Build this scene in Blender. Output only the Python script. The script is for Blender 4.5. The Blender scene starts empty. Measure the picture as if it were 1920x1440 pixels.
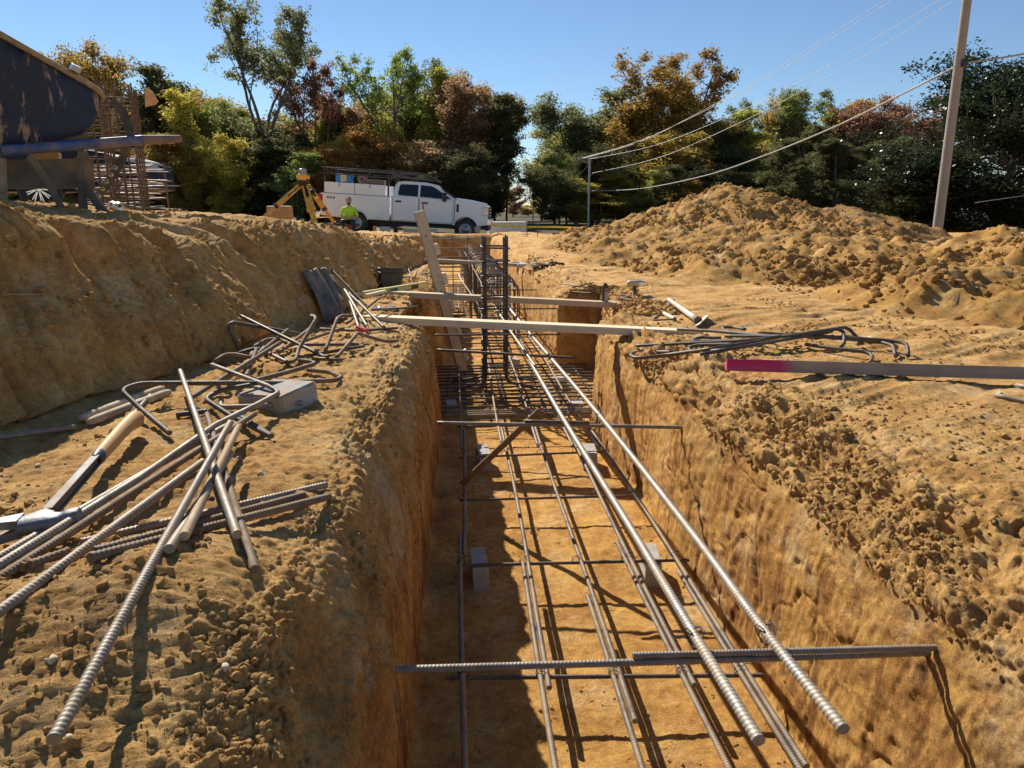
import bpy, bmesh, math, random, time
import numpy as np
from mathutils import Vector, Matrix, Euler, Quaternion
from mathutils.bvhtree import BVHTree
T0 = time.time()
S = bpy.context.scene
C = S.collection
rad = math.radians
PI = math.pi

# ------------------------------------------------------------------ camera
CAM = Vector((0.0, 0.0, 1.35))
PITCH, YAW = 13.93, 4.6
cd = bpy.data.cameras.new('camera')
cam = bpy.data.objects.new('camera', cd)
C.objects.link(cam)
cam.location = CAM
cam.rotation_euler = Euler((rad(90 - PITCH), 0, rad(-YAW)))
cd.sensor_width = 36.0
cd.lens = 1331 / 1920 * 36
cd.clip_start = 0.02
cd.clip_end = 3000
S.camera = cam
CR = cam.rotation_euler.to_matrix()

# ------------------------------------------------------------------ light
SUN_EL, SUN_AZ = 37.5, -26.5        # azimuth from +Y, positive towards +X
w = bpy.data.worlds.new('World'); S.world = w; w.use_nodes = True
nt = w.node_tree; nt.nodes.clear()
sky = nt.nodes.new('ShaderNodeTexSky'); sky.sky_type = 'NISHITA'; sky.sun_disc = False
sky.sun_elevation = rad(SUN_EL); sky.sun_rotation = rad(SUN_AZ)
sky.altitude = 200; sky.air_density = 1.0; sky.dust_density = 0.0; sky.ozone_density = 5.0; sky.air_density = 1.0
bgn = nt.nodes.new('ShaderNodeBackground'); bgn.inputs[1].default_value = 0.074
wo = nt.nodes.new('ShaderNodeOutputWorld')
nt.links.new(sky.outputs[0], bgn.inputs[0]); nt.links.new(bgn.outputs[0], wo.inputs[0])
ld = bpy.data.lights.new('sun', 'SUN'); ld.energy = 5.0; ld.angle = rad(0.5); ld.color = (1.0, 0.93, 0.82)
sun = bpy.data.objects.new('sun', ld); C.objects.link(sun)
sd = Vector((math.sin(rad(SUN_AZ)) * math.cos(rad(SUN_EL)), math.cos(rad(SUN_AZ)) * math.cos(rad(SUN_EL)), math.sin(rad(SUN_EL))))
sun.rotation_euler = sd.to_track_quat('Z', 'Y').to_euler()
sun.location = (0, 0, 30)
S.view_settings.view_transform = 'Standard'; S.view_settings.look = 'None'
S.view_settings.exposure = 0.6; S.view_settings.gamma = 1.0
S.view_settings.use_curve_mapping = False
S.render.engine = 'CYCLES'
S.cycles.max_bounces = 6; S.cycles.diffuse_bounces = 3; S.cycles.transparent_max_bounces = 6

# ------------------------------------------------------------------ helpers
def ray(px, py):
    d = CR @ Vector(((px - 960) / 1331, (720 - py) / 1331, -1.0))
    return d.normalized()
def atz(px, py, z):
    """the place seen at that spot of the photograph, on the level z"""
    d = ray(px, py); t = (z - CAM.z) / d.z
    return CAM + d * t
def aty(px, py, Y):
    d = ray(px, py); return CAM + d * (Y / d.y)
def sm(a, b, x):
    t = np.clip((np.asarray(x, float) - a) / (b - a), 0, 1); return t * t * (3 - 2 * t)

def _h(ix, iy, iz, seed):
    n = (ix.astype(np.uint32) * np.uint32(374761393) + iy.astype(np.uint32) * np.uint32(668265263)
         + iz.astype(np.uint32) * np.uint32(2147483647 - 97) + np.uint32((seed * 974634777) & 0xffffffff))
    n = (n ^ (n >> np.uint32(13))) * np.uint32(1274126177)
    n = n ^ (n >> np.uint32(16))
    n = n * np.uint32(2246822519); n = n ^ (n >> np.uint32(15))
    return n
def vnoise(x, y, z=None, seed=0):
    """smooth value noise, -1..1; z None for a 2D lattice"""
    ix = np.floor(x).astype(np.int64); iy = np.floor(y).astype(np.int64)
    fx = x - ix; fy = y - iy
    fx = fx * fx * fx * (fx * (fx * 6 - 15) + 10); fy = fy * fy * fy * (fy * (fy * 6 - 15) + 10)
    k = 1 / 2147483647.5
    if z is None:
        iz = np.zeros_like(ix)
        a = _h(ix, iy, iz, seed) * k; b = _h(ix + 1, iy, iz, seed) * k
        c = _h(ix, iy + 1, iz, seed) * k; d = _h(ix + 1, iy + 1, iz, seed) * k
        return (a * (1 - fx) + b * fx) * (1 - fy) + (c * (1 - fx) + d * fx) * fy - 1
    iz = np.floor(z).astype(np.int64); fz = z - iz; fz = fz * fz * fz * (fz * (fz * 6 - 15) + 10)
    r = []
    for dz in (0, 1):
        a = _h(ix, iy, iz + dz, seed) * k; b = _h(ix + 1, iy, iz + dz, seed) * k
        c = _h(ix, iy + 1, iz + dz, seed) * k; d = _h(ix + 1, iy + 1, iz + dz, seed) * k
        r.append((a * (1 - fx) + b * fx) * (1 - fy) + (c * (1 - fx) + d * fx) * fy)
    return r[0] * (1 - fz) + r[1] * fz - 1
def fbm(x, y, z=None, seed=0, o=4, g=0.5):
    s = 0; a = 1.0; t = 0
    for i in range(o):
        s = s + a * vnoise(x * 2 ** i + 17.3 * i, y * 2 ** i - 9.1 * i, None if z is None else z * 2 ** i + 5.7 * i, seed + i)
        t += a; a *= g
    return s / t
def lumps(u, v, cell, dens, seed, wseed=True):
    """round clods pushed out of a surface: height in units of the cell"""
    x = u / cell; y = v / cell
    ix = np.floor(x).astype(np.int64); iy = np.floor(y).astype(np.int64)
    out = np.zeros_like(x); k = 1 / 4294967295.0
    zz = np.zeros_like(ix)
    for dx in (-1, 0, 1):
        for dy in (-1, 0, 1):
            cx = ix + dx; cy = iy + dy
            jx = _h(cx, cy, zz, seed) * k; jy = _h(cx, cy, zz, seed + 1) * k
            r = 0.16 + 0.42 * (_h(cx, cy, zz, seed + 2) * k) ** 2.2
            on = (_h(cx, cy, zz, seed + 3) * k) < dens
            sx = 0.75 + 0.5 * (_h(cx, cy, zz, seed + 4) * k)
            d2 = ((cx + jx - x) * sx) ** 2 + ((cy + jy - y) / sx) ** 2
            h = np.sqrt(np.maximum(r * r - d2, 0)) * on
            out = np.maximum(out, h)
    return out

def grid_mesh(name, V, nr, nc, smooth=True):
    """V (nr*nc,3) laid row by row"""
    me = bpy.data.meshes.new(name)
    me.vertices.add(nr * nc); me.vertices.foreach_set('co', V.astype(np.float32).ravel())
    i = np.arange((nr - 1) * (nc - 1)); r = i // (nc - 1); c = i % (nc - 1)
    a = r * nc + c
    F = np.stack([a, a + 1, a + nc + 1, a + nc], 1).astype(np.int32)
    me.loops.add(F.size); me.loops.foreach_set('vertex_index', F.ravel())
    me.polygons.add(len(F)); me.polygons.foreach_set('loop_start', np.arange(0, F.size, 4, dtype=np.int32))
    me.polygons.foreach_set('use_smooth', np.full(len(F), smooth, dtype=bool))
    me.update(calc_edges=True)
    return me, F
def np_mesh(name, V, F, smooth=False):
    """V (n,3), F (m,k) with k 3 or 4"""
    me = bpy.data.meshes.new(name); k = F.shape[1]
    me.vertices.add(len(V)); me.vertices.foreach_set('co', np.asarray(V, np.float32).ravel())
    me.loops.add(F.size); me.loops.foreach_set('vertex_index', F.astype(np.int32).ravel())
    me.polygons.add(len(F)); me.polygons.foreach_set('loop_start', np.arange(0, F.size, k, dtype=np.int32))
    me.polygons.foreach_set('use_smooth', np.full(len(F), smooth, dtype=bool))
    me.update(calc_edges=True)
    return me

def link(name, me, mat=None, parent=None, label=None, cat=None, group=None, kind=None, loc=None, rot=None):
    o = bpy.data.objects.new(name, me); C.objects.link(o)
    if mat is not None and me is not None and len(me.materials) == 0: me.materials.append(mat)
    if parent is not None: o.parent = parent
    if label: o['label'] = label
    if cat: o['category'] = cat
    if group: o['group'] = group
    if kind: o['kind'] = kind
    if loc is not None: o.location = loc
    if rot is not None: o.rotation_euler = rot
    return o
def thing(name, label, cat, loc=(0, 0, 0), rot=(0, 0, 0), group=None):
    return link(name, None, label=label, cat=cat, group=group, loc=loc, rot=rot)
def copy_thing(root, label=None):
    r = root.copy(); C.objects.link(r)
    if label: r['label'] = label
    for ch in root.children:
        c = ch.copy(); C.objects.link(c); c.parent = r
        for g in ch.children:
            d = g.copy(); C.objects.link(d); d.parent = c
    return r

class MB:
    """collects simple shapes and builds them as one mesh"""
    def __init__(s): s.v = []; s.f = []; s.sm = []
    def add(s, V, F, smooth=False):
        n = len(s.v); s.v += [tuple(p) for p in V]; s.f += [tuple(n + i for i in f) for f in F]; s.sm += [smooth] * len(F); return s
    def box(s, c, d, rot=None, bev=0.0):
        x, y, z = d[0] / 2, d[1] / 2, d[2] / 2
        if bev <= 0:
            V = [Vector((sx * x, sy * y, sz * z)) for sx in (-1, 1) for sy in (-1, 1) for sz in (-1, 1)]
            F = [(0, 1, 3, 2), (4, 6, 7, 5), (0, 4, 5, 1), (2, 3, 7, 6), (0, 2, 6, 4), (1, 5, 7, 3)]
        else:
            bm = bmesh.new(); bmesh.ops.create_cube(bm, size=1)
            for q in bm.verts: q.co = Vector((q.co.x * 2 * x, q.co.y * 2 * y, q.co.z * 2 * z))
            bmesh.ops.bevel(bm, geom=bm.edges[:], offset=bev, segments=2, affect='EDGES', profile=0.6)
            bm.verts.index_update(); V = [q.co.copy() for q in bm.verts]; F = [[q.index for q in f.verts] for f in bm.faces]; bm.free()
        if rot is not None: V = [rot @ q for q in V]
        c = Vector(c); return s.add([q + c for q in V], F)
    def beam(s, a, b, wd, hg, up=Vector((0, 0, 1)), bev=0.0):
        a = Vector(a); b = Vector(b); y = (b - a); L = y.length; y.normalize()
        x = y.cross(up).normalized(); z = x.cross(y)
        R = Matrix((x, y, z)).transposed()
        return s.box((a + b) / 2, (wd, L, hg), R, bev)
    def cyl(s, a, b, r, r2=None, n=12, cap=True, smooth=True):
        a = Vector(a); b = Vector(b); r2 = r if r2 is None else r2
        y = (b - a).normalized(); t = Vector((0, 0, 1)) if abs(y.z) < .9 else Vector((1, 0, 0))
        u = y.cross(t).normalized(); v = u.cross(y)
        V = []
        for p, q in ((a, r), (b, r2)):
            V += [p + (u * math.cos(2 * PI * i / n) + v * math.sin(2 * PI * i / n)) * q for i in range(n)]
        s.add(V, [(i, (i + 1) % n, n + (i + 1) % n, n + i) for i in range(n)], smooth)
        if cap: s.add(V, [tuple(range(n))[::-1], tuple(range(n, 2 * n))])
        return s
    def lathe(s, prof, c=(0, 0, 0), axis=(0, 0, 1), n=20, smooth=True):
        ax = Vector(axis).normalized(); t = Vector((1, 0, 0)) if abs(ax.x) < .9 else Vector((0, 1, 0))
        u = ax.cross(t).normalized(); v = ax.cross(u); c = Vector(c); V = []; F = []
        for (r, h) in prof:
            V += [c + ax * h + (u * math.cos(2 * PI * i / n) + v * math.sin(2 * PI * i / n)) * max(r, 1e-4) for i in range(n)]
        for k in range(len(prof) - 1):
            F += [(k * n + i, k * n + (i + 1) % n, (k + 1) * n + (i + 1) % n, (k + 1) * n + i) for i in range(n)]
        return s.add(V, F, smooth)
    def tube(s, pts, r, n=8, cap=True, smooth=True, radii=None):
        pts = [Vector(p) for p in pts]; m = len(pts); V = []; F = []
        u = None
        for i, p in enumerate(pts):
            d = (pts[min(i + 1, m - 1)] - pts[max(i - 1, 0)]).normalized()
            if u is None:
                t = Vector((0, 0, 1)) if abs(d.z) < .9 else Vector((1, 0, 0)); u = d.cross(t).normalized()
            else:
                u = (u - d * u.dot(d)).normalized()
            v = d.cross(u); q = radii[i] if radii else r
            V += [p + (u * math.cos(2 * PI * k / n) + v * math.sin(2 * PI * k / n)) * q for k in range(n)]
        for i in range(m - 1):
            F += [(i * n + k, i * n + (k + 1) % n, (i + 1) * n + (k + 1) % n, (i + 1) * n + k) for k in range(n)]
        s.add(V, F, smooth)
        if cap: s.add(V, [tuple(range(n))[::-1], tuple(range((m - 1) * n, m * n))])
        return s
    def prism(s, poly, depth, M=None):
        """poly: (x,z) outline, extruded along y by depth about 0"""
        n = len(poly)
        V = [Vector((x, -depth / 2, z)) for x, z in poly] + [Vector((x, depth / 2, z)) for x, z in poly]
        F = [tuple(range(n)), tuple(range(n, 2 * n))[::-1]] + [(i, n + i, n + (i + 1) % n, (i + 1) % n) for i in range(n)]
        if M is not None: V = [M @ q for q in V]
        return s.add(V, F)
    def mesh(s, name):
        me = bpy.data.meshes.new(name); me.from_pydata([tuple(p) for p in s.v], [], s.f)
        me.polygons.foreach_set('use_smooth', s.sm); me.update(); return me
    def build(s, name, mat, parent=None, **k):
        return link(name, s.mesh(name), mat, parent, **k)

# ------------------------------------------------------------------ materials
class NT:
    def __init__(s, name):
        s.m = bpy.data.materials.new(name); s.m.use_nodes = True; s.t = s.m.node_tree; s.t.nodes.clear()
        s.out = s.n('ShaderNodeOutputMaterial'); s.b = s.n('ShaderNodeBsdfPrincipled'); s.l(s.b.outputs[0], s.out.inputs[0])
        s.co = None
    def n(s, t, **k):
        q = s.t.nodes.new(t)
        for a, b in k.items(): setattr(q, a, b)
        return q
    def l(s, a, b): s.t.links.new(a, b)
    def coord(s, kind='Object'):
        if s.co is None: s.co = s.n('ShaderNodeTexCoord')
        return s.co.outputs[kind]
    def map(s, sc, rot=(0, 0, 0), kind='Object'):
        m = s.n('ShaderNodeMapping'); m.inputs['Scale'].default_value = sc; m.inputs['Rotation'].default_value = rot
        s.l(s.coord(kind), m.inputs[0]); return m.outputs[0]
    def noise(s, scale, detail=4, rough=.55, vec=None, dist=0):
        q = s.n('ShaderNodeTexNoise'); q.inputs['Scale'].default_value = scale; q.inputs['Detail'].default_value = detail
        q.inputs['Roughness'].default_value = rough; q.inputs['Distortion'].default_value = dist
        s.l(vec if vec is not None else s.coord(), q.inputs['Vector']); return q.outputs[0]
    def ramp(s, fac, stops, interp='LINEAR'):
        q = s.n('ShaderNodeValToRGB'); q.color_ramp.interpolation = interp; e = q.color_ramp.elements
        while len(e) < len(stops): e.new(.5)
        for k, (p, c) in enumerate(stops):
            e[k].position = p; e[k].color = (c[0], c[1], c[2], 1) if not isinstance(c, (int, float)) else (c, c, c, 1)
        s.l(fac, q.inputs[0]); return q.outputs[0]
    def mix(s, f, a, b, mode='MIX'):
        q = s.n('ShaderNodeMix', data_type='RGBA', blend_type=mode)
        for v, k in ((f, 0), (a, 6), (b, 7)):
            if isinstance(v, (int, float)): q.inputs[k].default_value = v if k == 0 else (v, v, v, 1)
            elif isinstance(v, tuple): q.inputs[k].default_value = (*v, 1)
            else: s.l(v, q.inputs[k])
        return q.outputs[2]
    def math(s, op, a, b=None, clamp=False):
        q = s.n('ShaderNodeMath', operation=op); q.use_clamp = clamp
        for i, v in enumerate((a, b)):
            if v is None: continue
            if isinstance(v, (int, float)): q.inputs[i].default_value = v
            else: s.l(v, q.inputs[i])
        return q.outputs[0]
    def base(s, v):
        if isinstance(v, tuple): s.b.inputs['Base Color'].default_value = (*v, 1)
        else: s.l(v, s.b.inputs['Base Color'])
    def bump(s, h, strength=.3, dist=.01, prev=None):
        q = s.n('ShaderNodeBump'); q.inputs['Strength'].default_value = strength; q.inputs['Distance'].default_value = dist
        s.l(h, q.inputs['Height'])
        if prev is not None: s.l(prev, q.inputs['Normal'])
        s.l(q.outputs[0], s.b.inputs['Normal']); return q.outputs[0]
    def set(s, **k):
        nm = dict(rough='Roughness', metal='Metallic', spec='Specular IOR Level', coat='Coat Weight', trans='Transmission Weight', ior='IOR', alpha='Alpha')
        for a, b in k.items():
            if isinstance(b, (int, float)): s.b.inputs[nm[a]].default_value = b
            else: s.l(b, s.b.inputs[nm[a]])
        return s
MATS = {}
def simple(name, col, rough=.6, metal=0, var=.25, scale=12, bump=0, dirt=0, spec=.5, coat=0):
    if name in MATS: return MATS[name]
    q = NT(name); n1 = q.noise(scale, 5, .6)
    dark = tuple(max(0, c * (1 - var)) for c in col); lite = tuple(min(1, c * (1 + var * .6)) for c in col)
    c = q.ramp(n1, [(.3, dark), (.7, lite)])
    if dirt > 0:
        n2 = q.noise(scale * .35, 6, .7)
        f = q.math('MULTIPLY', q.ramp(n2, [(.45, 0.0), (.62, 1.0)]), dirt)
        c = q.mix(f, c, (.36, .24, .12))
        q.set(rough=q.mix(f, rough, .9))
    else: q.set(rough=rough)
    q.base(c); q.set(metal=metal, spec=spec, coat=coat)
    if bump > 0: q.bump(q.noise(scale * 8, 4, .6), .4, bump)
    MATS[name] = q.m; return q.m
# ------------------------------------------------------------------ soil material
def soil(name, walls=True, tone=1.15, hue=0.0, fine=1.0, mixo=.55):
    q = NT(name); o = q.coord()
    big = q.noise(.9, 4, .55); mid = q.noise(6, 5, .6); sml = q.noise(38, 5, .65); gr = q.noise(240, 3, .7)
    dry = q.ramp(mid, [(.28, (.34 * tone, .180 * tone, (.056 - hue * .01) * tone)), (.5, (.46 * tone, .264 * tone, (.092 - hue * .025) * tone)), (.75, (.58 * tone, .372 * tone, (.160 - hue * .045) * tone))])
    org = q.ramp(mid, [(.25, (.27 * tone, .125 * tone, .035 * tone)), (.5, (.47 * tone, .25 * tone, .07 * tone)), (.8, (.62 * tone, .37 * tone, .115 * tone))])
    f = q.ramp(big, [(.42, 0.0), (.66, 1.0)])
    if walls:
        g = q.n('ShaderNodeNewGeometry'); sx = q.n('ShaderNodeSeparateXYZ'); q.l(g.outputs['True Normal'], sx.inputs[0])
        px = q.n('ShaderNodeSeparateXYZ'); q.l(g.outputs['Position'], px.inputs[0])
        low = q.ramp(q.math('ADD', q.math('MULTIPLY', px.outputs[2], 1.0), q.math('MULTIPLY', q.math('SUBTRACT', mid, .5), .35)), [(.50, 1.0), (.66, 0.0)])
        f2 = q.math('MAXIMUM', q.math('MULTIPLY', f, .35), low, True)
        # streaks of redder, tighter clay down the cut walls
        st = q.noise(1.0, 5, .65, q.map((3, 22, 2.2)))
        org2 = q.mix(q.math('MULTIPLY', q.ramp(st, [(.49, 0.0), (.60, 1.0)]), .85), org, (.21 * tone, .085 * tone, .028 * tone))
        steep = q.ramp(sx.outputs[2], [(.25, 1.0), (.6, 0.0)])
        org3 = q.mix(steep, org, org2)
        c = q.mix(f2, dry, org3)
    else:
        c = q.mix(mixo, dry, org)
    pt = q.noise(2.6, 6, .72); c = q.mix(q.math('MULTIPLY', q.ramp(pt, [(.50, 0.0), (.64, 1.0)]), .40), c, (.26 * tone, .125 * tone, .045 * tone))
    pl = q.noise(3.7, 6, .75, q.map((1, 1, 1), (1.1, .4, .2))); c = q.mix(q.math('MULTIPLY', q.ramp(pl, [(.52, 0.0), (.66, 1.0)]), .45), c, (.64 * tone, .47 * tone, .27 * tone))
    c = q.mix(.60, c, q.ramp(sml, [(.3, .30), (.7, .78)]), 'OVERLAY')
    c = q.mix(.50, c, q.ramp(gr, [(.35, .26), (.65, .76)]), 'OVERLAY')
    if walls:      # past the road the site gives way to leaf litter and dry grass
        far = q.ramp(q.math('ADD', q.math('MULTIPLY', px.outputs[1], .02), q.math('MULTIPLY', big, .2)), [(.70, 0.0), (.76, 1.0)])
        c = q.mix(far, c, q.ramp(sml, [(.3, (.045, .042, .02)), (.7, (.13, .10, .045))]))
    q.base(c); q.set(rough=.95, spec=.12)
    b1 = q.bump(q.noise(52, 7, .75), .5 * fine, .010)
    b2 = q.bump(q.noise(115, 6, .78), .85 * fine, .0085, b1)
    q.bump(q.noise(330, 4, .8), .85 * fine, .003, b2)
    return q.m
SOIL = soil('soil'); SOIL_PILE = soil('pile_soil', False, .86, 1.0, 1.0, .85)
SOIL_CLOD = soil('clod_soil', False, 1.20, .1, .8, .15)
SOIL_GREY = soil('dark_pile_soil', False, .62, -.6)

# ------------------------------------------------------------------ ground: one sheet swept along the trench
def ys_rows():
    r = [-14, -9, -6, -4, -2.6, -1.6, -1, -.6, -.3, 0, .2]
    y = .36
    while y < 8: r.append(y); y += max(.0040, .0045 * y)
    while y < 21: r.append(y); y += .010 * y
    while y < 60: r.append(y); y += .035 * y
    while y < 900: r.append(y); y += .12 * y
    for a in (4.36, 5.9, 9.45, 18.3):
        r += list(np.linspace(a - .035, a + .035, 11))
    r = sorted(set(r)); out = [r[0]]
    for v in r[1:]:
        if v - out[-1] > .0025: out.append(v)
    return np.array(out)
def ip(Y, pts): p = np.array(pts, float); return np.interp(Y, p[:, 0], p[:, 1])
def step(Y, a, w=.03): return sm(a - w, a + w, Y)
Y = ys_rows(); nr = len(Y); one = np.ones(nr)
notch = step(Y, 4.36) * (1 - step(Y, 5.9))
endb = step(Y, 9.45, .05) * (1 - step(Y, 18.3, .12)); past = step(Y, 18.3, .12)
ZE = ip(Y, [(0, .76), (18, .70), (20, .66), (26, .30), (60, .20), (900, .0)])
XL = ip(Y, [(-20, -.15), (1.5, -.14), (6, -.10), (20, -.10)]) + .02 * vnoise(Y * 1.3, Y * 0, seed=3) - .33 * notch
XR = ip(Y, [(-20, .85), (6, .85), (20, .88)]) + .025 * vnoise(Y * 1.6, Y * 0 + 4, seed=5) + .32 * notch
ZB = ip(Y, [(-20, .76), (1, .77), (2, .75), (4, .72), (9, .66), (20, .6)])
ZU = ip(Y, [(-20, 1.36), (3, 1.37), (5, 1.36), (7, 1.27), (9, 1.16), (12, 1.10), (17, 1.02), (20, .92), (26, .30), (60, .2), (900, 0)])
XB = ip(Y, [(-20, -1.5), (1, -1.42), (1.9, -1.26), (2.75, -1.08), (3.9, -.82), (6, -.66), (9.2, -.47), (20, -.4)]) + .05 * vnoise(Y * 1.1, Y * 0 + 9, seed=8) + .02 * vnoise(Y * 4.1, Y * 0 + 9, seed=9)
XCo = ip(Y, [(0, .60), (3, .64), (6, .55), (9, .28), (20, .2)])       # how far the crest lies behind its foot
ZC = ip(Y, [(-20, 1.29), (3, 1.30), (5, 1.23), (7, 1.09), (9.3, .91), (20, .9)])
def bl(a, b, t): return a * (1 - t) + b * t
cut = endb
XLs = bl(XL, -2.6 * one, cut); ZBs = bl(ZB, .16 * one, cut)
def P(x, z, xc, zc, xp, zp):
    """point before, in the cross dig (xc,zc) and beyond it (xp,zp)"""
    return bl(bl(x, xc, cut), xp, past), bl(bl(z, zc, cut), zp, past)
K = [P(-400 * one, ZU, -400, ZU, -400, ZE), P(-40 * one, ZU, -40, ZU, -40, ZE), P(-9 * one, ZU, -9, ZU, -9, ZE),
     P(XB - XCo - 1.3, bl(ZC, ZU, .9), -5.2, ZU, -5.2, ZE),
     P(XB - XCo, ZC, -4.2, ZC, -4.2, ZE),
     P(XB - XCo * .42, bl(ZB, ZC, .80), -3.9, .6, -3.4, ZE),
     P(XB - XCo * .10, bl(ZB, ZC, .36), -3.8, .2, -2.4, ZE),
     P(XB + .03, ZB, -3.2, .12, -1.6, ZE),
     P(bl(XB, XL, .45), ZB + .015, -2.2, .06, -1.1, ZE),
     P(np.maximum(XL - .20, XB + .12 + .3 * notch), ZB - .005, -1.4, .03, -.8, ZE),
     P(XL - .105, ZB - .05, -.9, .02, -.5, ZE),
     P(XL - .05, ZB - .20, -.5, .01, -.3, ZE),
     P(XL - .01, .25 * one, -.3, .0, -.2, ZE),
     P(XL, 0 * one, -.1, 0, -.1, ZE),
     P(XR, 0 * one, .85, 0, .9, ZE),
     P(XR + .01, .25 * one, XR + .01, .25, 1., ZE),
     P(XR + .018, .50 * one, XR + .02, .50, 1.05, ZE),
     P(XR + .05, .625 * one, XR + .06, .62, 1.1, ZE),
     P(XR + .20, .70 * one, XR + .22, .68, 1.2, ZE),
     P(XR + .75 - .3 * notch, .715 * one, 1.7, .69, 1.7, ZE),
     P(3.2 * one, .70 * one, 3.2, .68, 3.2, ZE), P(9 * one, .68 * one, 9, .68, 9, ZE), P(40 * one, ZE * .9, 40, ZE * .9, 40, ZE * .9), P(400 * one, ZE * .9, 400, ZE * .9, 400, ZE * .9)]
N = [4, 10, 22, 60, 60, 60, 46, 44, 40, 34, 30, 30, 26, 84, 30, 34, 30, 34, 58, 96, 60, 14, 4]
cols = []; seg = []
for k, n in enumerate(N):
    (x0, z0), (x1, z1) = K[k], K[k + 1]
    t = np.arange(n) / n
    if k in (19,): t = t ** 1.25
    if k == 2: t = 1 - (1 - t) ** 1.6
    if k == 20: t = t ** 1.5
    for q in t: cols.append((bl(x0, x1, q), bl(z0, z1, q))); seg.append(k + q)
cols.append(K[-1]); seg.append(len(N)); seg = np.array(seg); nc = len(cols)
GX = np.stack([np.broadcast_to(c[0], (nr,)) for c in cols], 1).astype(float); GZ = np.stack([np.broadcast_to(c[1], (nr,)) for c in cols], 1).astype(float)
GY = np.repeat(Y[:, None], nc, 1)
a0 = int(np.argmax(seg >= 3)); a1 = int(np.argmax(seg >= 20))
for arr in (GX, GZ):                                   # soften the corners of the profile
    for _ in range(6):
        b = arr.copy(); b[:, a0:a1] = .25 * arr[:, a0 - 1:a1 - 1] + .5 * arr[:, a0:a1] + .25 * arr[:, a0 + 1:a1 + 1]; arr[:] = b
# arc length and normals
dx = np.gradient(GX, axis=1); dz = np.gradient(GZ, axis=1)
SL = np.cumsum(np.hypot(dx, dz), 1); SL -= SL[:, int(np.argmax(seg >= 13))][:, None]
SX = SL.copy()
tl = np.hypot(dx, dz) + 1e-9; NX = -dz / tl; NZ = dx / tl
sg = np.repeat(seg[None, :], nr, 0)
near = 1 - sm(30, 70, np.hypot(GX, GY))
def W(a, b, c, d): return sm(a, b, sg) * (1 - sm(c, d, sg))
wl_face = W(4.0, 5.2, 6.8, 7.3); w_crest = W(2.5, 3.6, 4.6, 5.4); w_bench = W(6.6, 7.4, 9.6, 10.4); w_sh = W(9.2, 9.9, 11.2, 12.2)
w_wl = W(11.0, 12.0, 12.9, 13.0); w_fl = W(13.0, 13.1, 13.95, 14.0); w_wr = W(14.0, 14.1, 16.2, 17.2); w_lip = W(16.5, 17.1, 17.9, 18.6); w_rt = W(17.8, 18.8, 40, 41)
w_up = 1 - sm(3.2, 4.2, sg)
farY = 1 - sm(22, 30, GY)
u, v = SX, GY
D = np.zeros_like(GX)
# broad unevenness
D += .035 * fbm(u * 1.1, v * 1.1, seed=11, o=3) * (w_bench + w_rt + w_sh + w_up + w_crest) * farY
D += .05 * fbm(u * 1.6, v * 1.3, seed=12, o=3) * (wl_face + w_crest)
# tooth grooves dragged down the left bank
wv = v + u * .22 + .10 * fbm(u * 2, v * 2, seed=22, o=2)
gro = 1 - np.abs(vnoise(wv * 7.5, u * .9, seed=31)) * 2
D += (.034 * gro + .021 * (1 - 2 * np.abs(vnoise(wv * 21, u * 2.2, seed=32))) + .010 * vnoise(wv * 60, u * 5, seed=35) + .020 * fbm(wv * 14, u * 5, seed=36, o=4, g=.6)) * (wl_face + .9 * w_crest) * sm(-.2, .5, v)
D += .045 * (1 - 2 * np.abs(vnoise(wv * 1.7, u * .6, seed=33))) * wl_face
# shoulder and bench crumbs
cl = np.clip(fbm(u * 2.1 + 3, v * 2.1, seed=41, o=3) * 2.4 + .42, 0, 1)
UU = u + .012 * fbm(u * 14, v * 14, seed=46, o=3); VV_ = v + .012 * fbm(u * 14 + 5, v * 14, seed=47, o=3)
D += (.35 * cl + .05) * lumps(UU, VV_, .085, .4, 50) * .085 * (.5 * w_bench + .4 * w_sh + .10 * w_rt + .35 * w_crest + .3 * wl_face) * .9
D += (.55 * cl + .15) * lumps(UU + .03, VV_, .036, .7, 60) * .036 * (.55 * w_bench + .6 * w_sh + .22 * w_rt + .5 * w_crest + .35 * wl_face + .9 * w_lip) * near
D += lumps(u + .3 * (UU - u), v + .01, .016, .8, 70) * .018 * (.15 + .7 * cl) * (.8 * w_bench + .8 * w_sh + .35 * w_rt + .9 * w_lip + .25 * w_fl) * (1 - sm(3.5, 6, v))
D += .014 * fbm(u * 9, v * 9, seed=80, o=4, g=.6) * (w_bench + w_sh + .6 * w_rt + w_lip + .5 * w_up)
D += .022 * (1 - 2 * np.abs(vnoise((v + u * .5) * 5.5, u * 2.5, seed=83))) * w_sh
D += .006 * np.abs(fbm(u * 40, v * 40, seed=86, o=3, g=.7)) * 2 * (w_bench + w_sh + .7 * w_rt + w_lip + .6 * wl_face + .6 * w_crest) * near
# raked streaks on the right-hand bank
D += .013 * (1 - 2 * np.abs(vnoise((v * .8 - u * .45) * 15, (v * .5 + u) * 2.2, seed=84))) * w_rt * np.clip(1.2 - cl, 0, 1)
# the broken lip of the right-hand bank, loose lumps hanging over it
lr = fbm(u * 5.5, v * 4.4, seed=90, o=5, g=.66)
D += (.060 * lr + .035 * np.minimum(0, 1 - 3 * np.abs(fbm(u * 5, v * 3.2, seed=94, o=3)))* -.0 - .026 * sm(.955, .992, 1 - np.abs(fbm(u * 3.2, v * 2.4, seed=95, o=4, g=.6)))) * w_lip + .022 * fbm(u * 22, v * 18, seed=97, o=4, g=.65) * w_lip
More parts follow.
